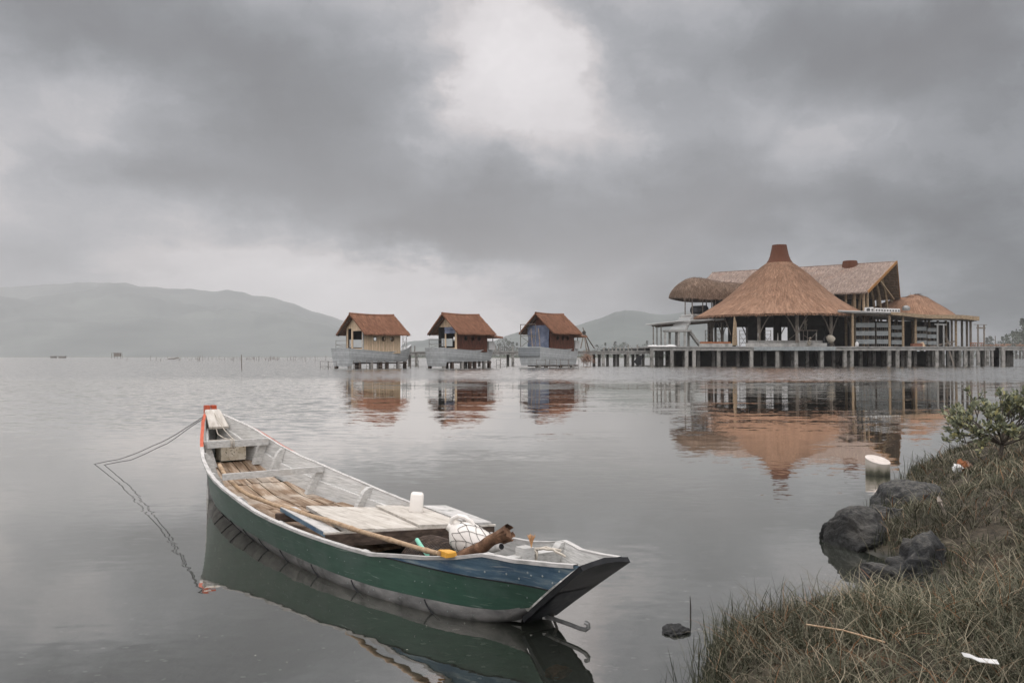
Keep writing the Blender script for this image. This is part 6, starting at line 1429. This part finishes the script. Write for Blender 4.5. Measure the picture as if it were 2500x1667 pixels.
def blades(name, n, label, kind_):
    r_ = np.exp(rng.uniform(math.log(2.0), math.log(26.), n)); a = rng.uniform(R(-2), R(50), n)
    x, y = r_ * np.sin(a), r_ * np.cos(a); d = sdist(x, y)
    vis = (x / y < .60) & (y > 1.9) & (y < 22)
    if kind_ == 'reed': ok = vis & (d > -.16) & (d < .10) & (rng.uniform(0, 1, n) < np.clip(.35 + d * 2, .04, 1)) & (y < 12)
    else: ok = vis & (d > (.0 if kind_ == 'up' else .05))
    # tufts: denser and thinner patches
    dens = fnoise(x[ok], y[ok], 2.4, 9.)
    keep = rng.uniform(-.66, .46, ok.sum()) < dens + (.06 if kind_ != 'reed' else .4)
    x, y, d, dens = x[ok][keep], y[ok][keep], d[ok][keep], dens[keep]
    for cx, cy, cr in ROCKS:
        k = np.hypot(x - cx, y - cy) > cr * .62; x, y, d, dens = x[k], y[k], d[k], dens[k]
    m = len(x); z = ground_z(x, y) - .01; rr = np.hypot(x, y)
    if kind_ == 'up': ln = rng.uniform(.025, .12, m) * (1 + .7 * dens) * np.where(rng.uniform(0, 1, m) < .05, 1.5, 1); lean = rng.uniform(.1, 1.35, m); wd = np.where(rng.uniform(0, 1, m) < .12, rng.uniform(.0022, .0042, m), rng.uniform(.0007, .0018, m))
    elif kind_ == 'straw': ln = rng.uniform(.10, .30, m); lean = rng.uniform(.7, 1.5, m); wd = rng.uniform(.0011, .0022, m)
    else: ln = rng.uniform(.10, .26, m); lean = rng.uniform(.02, .30, m); wd = rng.uniform(.0012, .0020, m)
    wd *= 1 + .16 * np.maximum(rr - 3, 0)
    az_ = rng.uniform(0, 2 * np.pi, m); K = 5
    hx, hy = np.cos(az_), np.sin(az_); bend = rng.uniform(.2, 1.0, m) * (1.3 if kind_ == 'straw' else .8)
    pts = np.zeros((m, K, 3)); px_, py_, pz_ = x.copy(), y.copy(), z.copy(); ang = lean * .45
    pts[:, 0] = np.stack([px_, py_, pz_], -1)
    wob_ = rng.normal(0, .25, (m, K))
    for k in range(1, K):
        ang = ang + (bend + lean * .5) / K; s_ = ln / (K - 1); h2 = az_ + wob_[:, k]
        px_ = px_ + np.sin(ang) * s_ * np.cos(h2); py_ = py_ + np.sin(ang) * s_ * np.sin(h2); pz_ = pz_ + np.cos(ang) * s_
        pts[:, k] = np.stack([px_, py_, np.maximum(pz_, z + .012)], -1)
    fa = az_ + np.pi / 2 + rng.uniform(-.6, .6, m); sx_, sy_ = np.cos(fa), np.sin(fa)
    tap = np.array([1, .95, .8, .55, .08])
    off = np.stack([sx_, sy_, np.zeros(m)], -1)[:, None, :] * (wd[:, None, None] * tap[None, :, None])
    V_ = np.stack([pts - off, pts + off], 2).reshape(m, K * 2, 3)
    base = (np.arange(m) * K * 2)[:, None, None]; q = np.array([[2 * k, 2 * k + 1, 2 * k + 3, 2 * k + 2] for k in range(K - 1)])[None]
    Fq = (base + q).reshape(-1, 4)
    me = bpy.data.meshes.new(name); me.vertices.add(m * K * 2); me.vertices.foreach_set('co', V_.reshape(-1))
    me.loops.add(len(Fq) * 4); me.loops.foreach_set('vertex_index', Fq.reshape(-1).astype(np.int32)); me.polygons.add(len(Fq)); me.polygons.foreach_set('loop_start', np.arange(0, len(Fq) * 4, 4, dtype=np.int32)); me.update()
    if kind_ == 'up': tv = np.clip(rng.normal(.33, .20, m) + .14 * dens, 0, .86)
    elif kind_ == 'straw': tv = np.clip(rng.normal(.62, .20, m), .3, 1.0)
    else: tv = np.clip(rng.normal(.25, .14, m), 0, .6)
    at = me.attributes.new('tint', 'FLOAT', 'POINT'); at.data.foreach_set('value', np.repeat(tv, K * 2).astype(np.float32))
    return tag(link(name, me, GR), label, 'grass', kind='stuff')
blades('grass', 330000, 'dense short grey-green grass over the near bank', 'up')
blades('straw_grass', 85000, 'tangled dry straw and rusty dead stems lying through the grass', 'straw')
blades('shore_stems', 60000, 'thin dark stems standing along the water line', 'reed')

# mangrove shrub
bx, by = 5.28, 9.75; bz = gz1(bx, by) - .03
bush = empty('mangrove_shrub', (bx, by, bz)); bush.scale = (.92, .92, .92); tag(bush, 'leafy green mangrove shrub with one short trunk at the right shore', 'shrub')
lf, wd_ = MB(), MB(); rs = random.Random(11)
wd_.tube([(0, 0, 0), (-.005, 0, .10), (.01, .0, .20), (.03, 0, .28)], [.030, .026, .024, .02], 8)
tips = []
def grow(p, d, l_, r_, dep):
    q = p + d * l_; mid_p = p + d * l_ * .5 + Vector((rs.gauss(0, .012), rs.gauss(0, .012), rs.gauss(0, .01)))
    wd_.tube([p, mid_p, q], [r_, r_ * .85, r_ * .7], 5, cap=False)
    if dep <= 1: tips.append((q, d)); tips.append((mid_p, d))
    if dep == 0: return
    for _ in range(rs.choice((2, 3)) if dep > 1 else 2):
        nd = (d + Vector((rs.gauss(0, .55), rs.gauss(0, .55), rs.gauss(.02, .34)))).normalized(); grow(q, nd, l_ * rs.uniform(.62, .86), r_ * .68, dep - 1)
for d, l_ in (((-1.0, -.1, .42), .27), ((-.9, -.3, .5), .27), ((-.3, .3, .8), .21), ((.35, -.3, .75), .22), ((.7, .2, .65), .27), ((1., -.1, .35), .26), ((.5, .6, .6), .22), ((-.4, -.5, .55), .2), ((-1.2, .2, .62), .30), ((.9, -.4, .7), .3), ((-.55, .4, .6), .25), ((.1, .1, .9), .22), ((.6, -.6, .4), .24), ((-.8, .1, .25), .24), ((.25, .7, .35), .22), ((-.1, -.7, .35), .2)):
    grow(Vector((.02, 0, .22)), Vector(d).normalized(), l_, .015, 3)
def leaf(p, d, s_, t_):
    d = d.normalized(); sd_ = d.cross(Vector((rs.gauss(0, .5), rs.gauss(0, .5), 1))).normalized(); up = sd_.cross(d)
    vs = [p, p + d * s_ * .35 + sd_ * s_ * .24 + up * s_ * .05, p + d * s_ * .75 + sd_ * s_ * .24 + up * s_ * .05, p + d * s_ * 1.0, p + d * s_ * .75 - sd_ * s_ * .24 + up * s_ * .05, p + d * s_ * .35 - sd_ * s_ * .24 + up * s_ * .05]
    lf.add(vs, [(0, 1, 2, 3), (0, 3, 4, 5)], t_)
for q, d in tips:
    for _ in range(rs.choice((5, 6))):
        ld = (d * .7 + Vector((rs.gauss(0, .6), rs.gauss(0, .6), rs.gauss(.35, .5)))); leaf(q + Vector((rs.gauss(0, .012), rs.gauss(0, .012), rs.gauss(0, .012))), ld, rs.uniform(.036, .075), rs.random() ** 1.1)
wd_.build('branches', mat('shrub bark', [(.05, .042, .034), (.12, .105, .088)], 12, (1, 1, 1), .9, .4, .004, .1), bush)
LM = bpy.data.materials.new('mangrove leaf'); LM.use_nodes = True; LM.node_tree.nodes.clear(); N = NT(LM.node_tree)
ti = N.n('ShaderNodeAttribute', attribute_name='tint').outputs['Fac']
c = N.ramp(ti, [(0, (.085, .10, .068)), (.45, (.20, .22, .145)), (.8, (.33, .34, .21)), (1., (.38, .34, .14))])
N.n('ShaderNodeOutputMaterial', ins={0: N.n('ShaderNodeMixShader', ins={0: .25, 1: N.n('ShaderNodeBsdfPrincipled', ins={'Base Color': c, 'Roughness': .5, 'Specular IOR Level': .4}), 2: N.n('ShaderNodeBsdfTranslucent', ins={0: c})})})
lf.build('leaves', LM, bush, 0)

# round white post standing in the water
pc = PZ(2141, 1158); post = empty('concrete_stub', (pc.x, pc.y, 0)); tag(post, 'round stained concrete stub with pale slanted top standing in the water', 'post')
b = MB(); rows = []
for j, z in enumerate((-.5, -.02, .03, .07, .12, .172)):
    rows.append([(math.cos(t) * .138, math.sin(t) * .138, z + (0 if j < 4 else (-.018 * math.cos(t) + .038 * math.sin(t)) * (j - 3) / 2)) for t in np.linspace(0, 2 * math.pi, 40, endpoint=False)])
b.grid(rows, .5, close=True)
ms = bpy.data.materials.new('stained concrete'); ms.use_nodes = True; ms.node_tree.nodes.clear(); N = NT(ms.node_tree)
co = N.n('ShaderNodeTexCoord').outputs['Object']; z = N.n('ShaderNodeSeparateXYZ', ins={0: co}).outputs[2]; nn_ = N.noise(N.mapping(co, (1, 1, .4)), 14, 6, .65)
c = N.ramp(N.math('ADD', N.mapr(z, .0, .14), N.math('MULTIPLY', N.math('SUBTRACT', nn_, .5), .9)), [(0, (.035, .036, .025)), (.3, (.10, .098, .068)), (.6, (.30, .28, .23)), (1., (.50, .46, .41))])
N.n('ShaderNodeOutputMaterial', ins={0: N.n('ShaderNodeBsdfPrincipled', ins={'Base Color': c, 'Roughness': .85, 'Normal': N.n('ShaderNodeBump', ins={'Strength': .5, 'Distance': .01, 'Height': nn_})})})
b.build('drum', ms, post, 40)
b = MB(); top = rows[-1]; n = len(top); ct = Vector((0, 0, .174))
ring = lambda k, dz_: [ct + (Vector(p) - ct) * k + Vector((0, 0, dz_)) for p in top]
b.grid([ring(1.0, 0.), ring(1.03, .004), ring(1.0, .010), ring(.88, .009), ring(.4, .012), ring(.02, .013)], .7, close=True); b.build('top_slab', mat('pale worn top', [(.48, .43, .39), (.62, .57, .53)], 12, (1, 1, 1), .85, .4, .004, .03, blotch=(.40, .35, .31, 9, .55, .7)), post, 40)

# litter and small things
def curl(name, m, pts, w0, label, cat):
    b = MB(); rows = []
    for i, (p, up) in enumerate(pts): p = Vector(p); rows.append([p + Vector((0, -.5 * w0, 0)), p + Vector((0, 0, .25 * w0)), p + Vector((0, .5 * w0, .1 * w0))])
    b.grid(rows, .7); b.grid([[v - Vector((0, 0, .002)) for v in r_] for r_ in rows], .7, flip=True); return tag(b.build(name, m, None, 50, base=True), label, cat)
def on_bank(px, py, h=.06):
    z = .3
    for _ in range(12):
        p = PZ(px, py, z); z = .5 * z + .5 * (gz1(p.x, p.y) + h)
    return PZ(px, py, z)
a_, m_, e_ = on_bank(2341, 1593, .09), on_bank(2380, 1606, .09), on_bank(2426, 1611, .09)
curl('plastic_strip', M['offwhite'], [(a_, 0), (a_.lerp(m_, .5) + Vector((0, 0, .004)), 0), (m_, 0), (m_.lerp(e_, .5), 0), (e_, 0)], .035, 'white plastic strip lying in the grass at lower right', 'litter')
p = on_bank(2288, 1243, .05); b = MB(); rows = [[p + Vector((.018 * j * .6 + (.022 * (i / 5 - .5)) * (1.6 - .3 * j) + .02 * noise.noise((i * .9, j * .9, 2.5)), .05 * noise.noise((i * .9, j * .9, 4.2)), .10 - .032 * j + .02 * noise.noise((i * .8, j, 8.3)))) for i in range(6)] for j in range(5)]
b.grid(rows, .5); tag(b.build('torn_cloth', mat('pale torn cloth', [(.28, .24, .20), (.42, .37, .32)], 30, (1, 1, 1), .9, .5, .006, .1), None, 40, base=True), 'pale torn scrap of cloth caught in the grass behind the rocks', 'cloth')
p = on_bank(2336, 1143, .05); lit = None
for k, (dx_, dz_, s_, mm, lab) in enumerate(((0, 0, .05, 'offwhite', 'white crumpled wrapper at the water edge left of the shrub'), (.05, .035, .055, 'rust', 'orange-brown crumpled wrapper just above the white one left of the shrub'), (.12, .02, .05, 'brush', 'brown crumpled scrap right of the wrappers left of the shrub'))):
    b = MB(); b.ball((p.x + dx_, p.y + .02 * k, p.z + dz_), s_, 12, 8); b.v = [tuple(Vector(v) + Vector((noise.noise(Vector(v) * 30), noise.noise(Vector(v) * 30 + Vector((9, 0, 0))), noise.noise(Vector(v) * 30 + Vector((0, 9, 0))))) * .028) for v in b.v]
    tag(b.build('wrapper', M[mm], None, 0, base=True), lab, 'litter')
b = MB(); q0, q1 = on_bank(1965, 1520, .10), on_bank(2155, 1563, .09); b.tube([q0, q0.lerp(q1, .5) + Vector((0, 0, .01)), q1], .0035, 5); tag(b.build('dry_stalk', M['bamboo'], None, 40, base=True), 'long straight dry stalk lying on the grass', 'stalk')
q = PZ(1683, 1499); b = MB(); b.tube([q + Vector((0, 0, -.1)), q + Vector((.002, 0, .05)), q + Vector((-.001, 0, .105))], [.004, .004, .0015], 6); tag(b.build('reed_stem', M['net'], None, 40, base=True), 'single dark reed stem standing in open shallow water', 'stem')
# lake bed: pale shells and orange stones under the shallow water
shell = MB()
for k in range(240):
    px, py = rng.uniform(-100, 2050), 1667 - 420 * rng.uniform(0, 1) ** 1.6; w_ = PZ(px, py, -.12)
    if sdist(np.array([w_.x]), np.array([w_.y]))[0] > -.05: continue
    z = gz1(w_.x, w_.y) + .012; s_ = rng.uniform(.006, .022); a = rng.uniform(0, 6.28)
    shell.add([(w_.x + math.cos(a + t) * s_ * (1 + .4 * rng.uniform(-1, 1)), w_.y + math.sin(a + t) * s_ * .8, z + .004 * rng.uniform(0, 1)) for t in np.linspace(0, 6.28, 7)[:-1]], [tuple(range(6))], rng.uniform(0, 1))
tag(shell.build('shell_litter', mat('shell bits', [(.16, .16, .145), (.36, .355, .33)], 30, (1, 1, 1), .8, .2, .003, .2), None, 0), 'scattered pale shells and chips on the shallow lake bed', 'shells', kind='stuff')
SM = mat('orange stone', [(.20, .065, .018), (.34, .12, .035)], 14, (1, 1, 1), .85, .4, .006, .1)
for px, py, s_, lab in ((1050, 1618, .055, 'orange stone on the lake bed in the dark reflection of the boat'), (1120, 1655, .05, 'orange stone nearest the bottom edge under the water'), (1362, 1625, .05, 'brownish orange stone under the water below the hook')):
    w_ = PZ(px, py, -.08); o = rock(px, py, 0, w_.y, (s_ * 1.4, s_, .03), .3, int(px), lab, tint=.5, m=SM, cat='stone'); ROCKS.pop(); o.location = (w_.x, w_.y, gz1(w_.x, w_.y) + .02)
# floating specks
fl = MB()
for k in range(45):
    px, py = rng.uniform(0, 1900), rng.uniform(1250, 1667); w_ = PZ(px, py, 0.0)
    if sdist(np.array([w_.x]), np.array([w_.y]))[0] > -.05: continue
    s_ = rng.uniform(.0015, .0045); a = rng.uniform(0, 6.28)
    fl.add([(w_.x + math.cos(a + t) * s_ * 1.4, w_.y + math.sin(a + t) * s_, .003) for t in (0, 1.6, 3.1, 4.6)], [(0, 1, 2, 3)], rng.uniform(0, 1))
tag(fl.build('floating_specks', mat('floating bits', [(.30, .29, .25), (.5, .49, .44)], 30, (1, 1, 1), .8, 0, .003, .3), None, 0), 'tiny pale bits floating on the near water', 'specks', kind='stuff')

# ================================================================ HAZE
hz = MB(); hz.box((-3900, 3140, 262), (9260, 6840, 528))
m = bpy.data.materials.new('haze'); m.use_nodes = True; m.node_tree.nodes.clear(); N = NT(m.node_tree)
pv = N.n('ShaderNodeVolumePrincipled', ins={'Color': (.95, .955, .975, 1), 'Density': 1.9e-4, 'Anisotropy': 0.7})
om = N.n('ShaderNodeOutputMaterial'); N.put(om.inputs['Volume'], pv)
h = hz.build('haze', m, smooth=0); tag(h, 'thin mist over the lagoon', 'haze', kind='stuff')
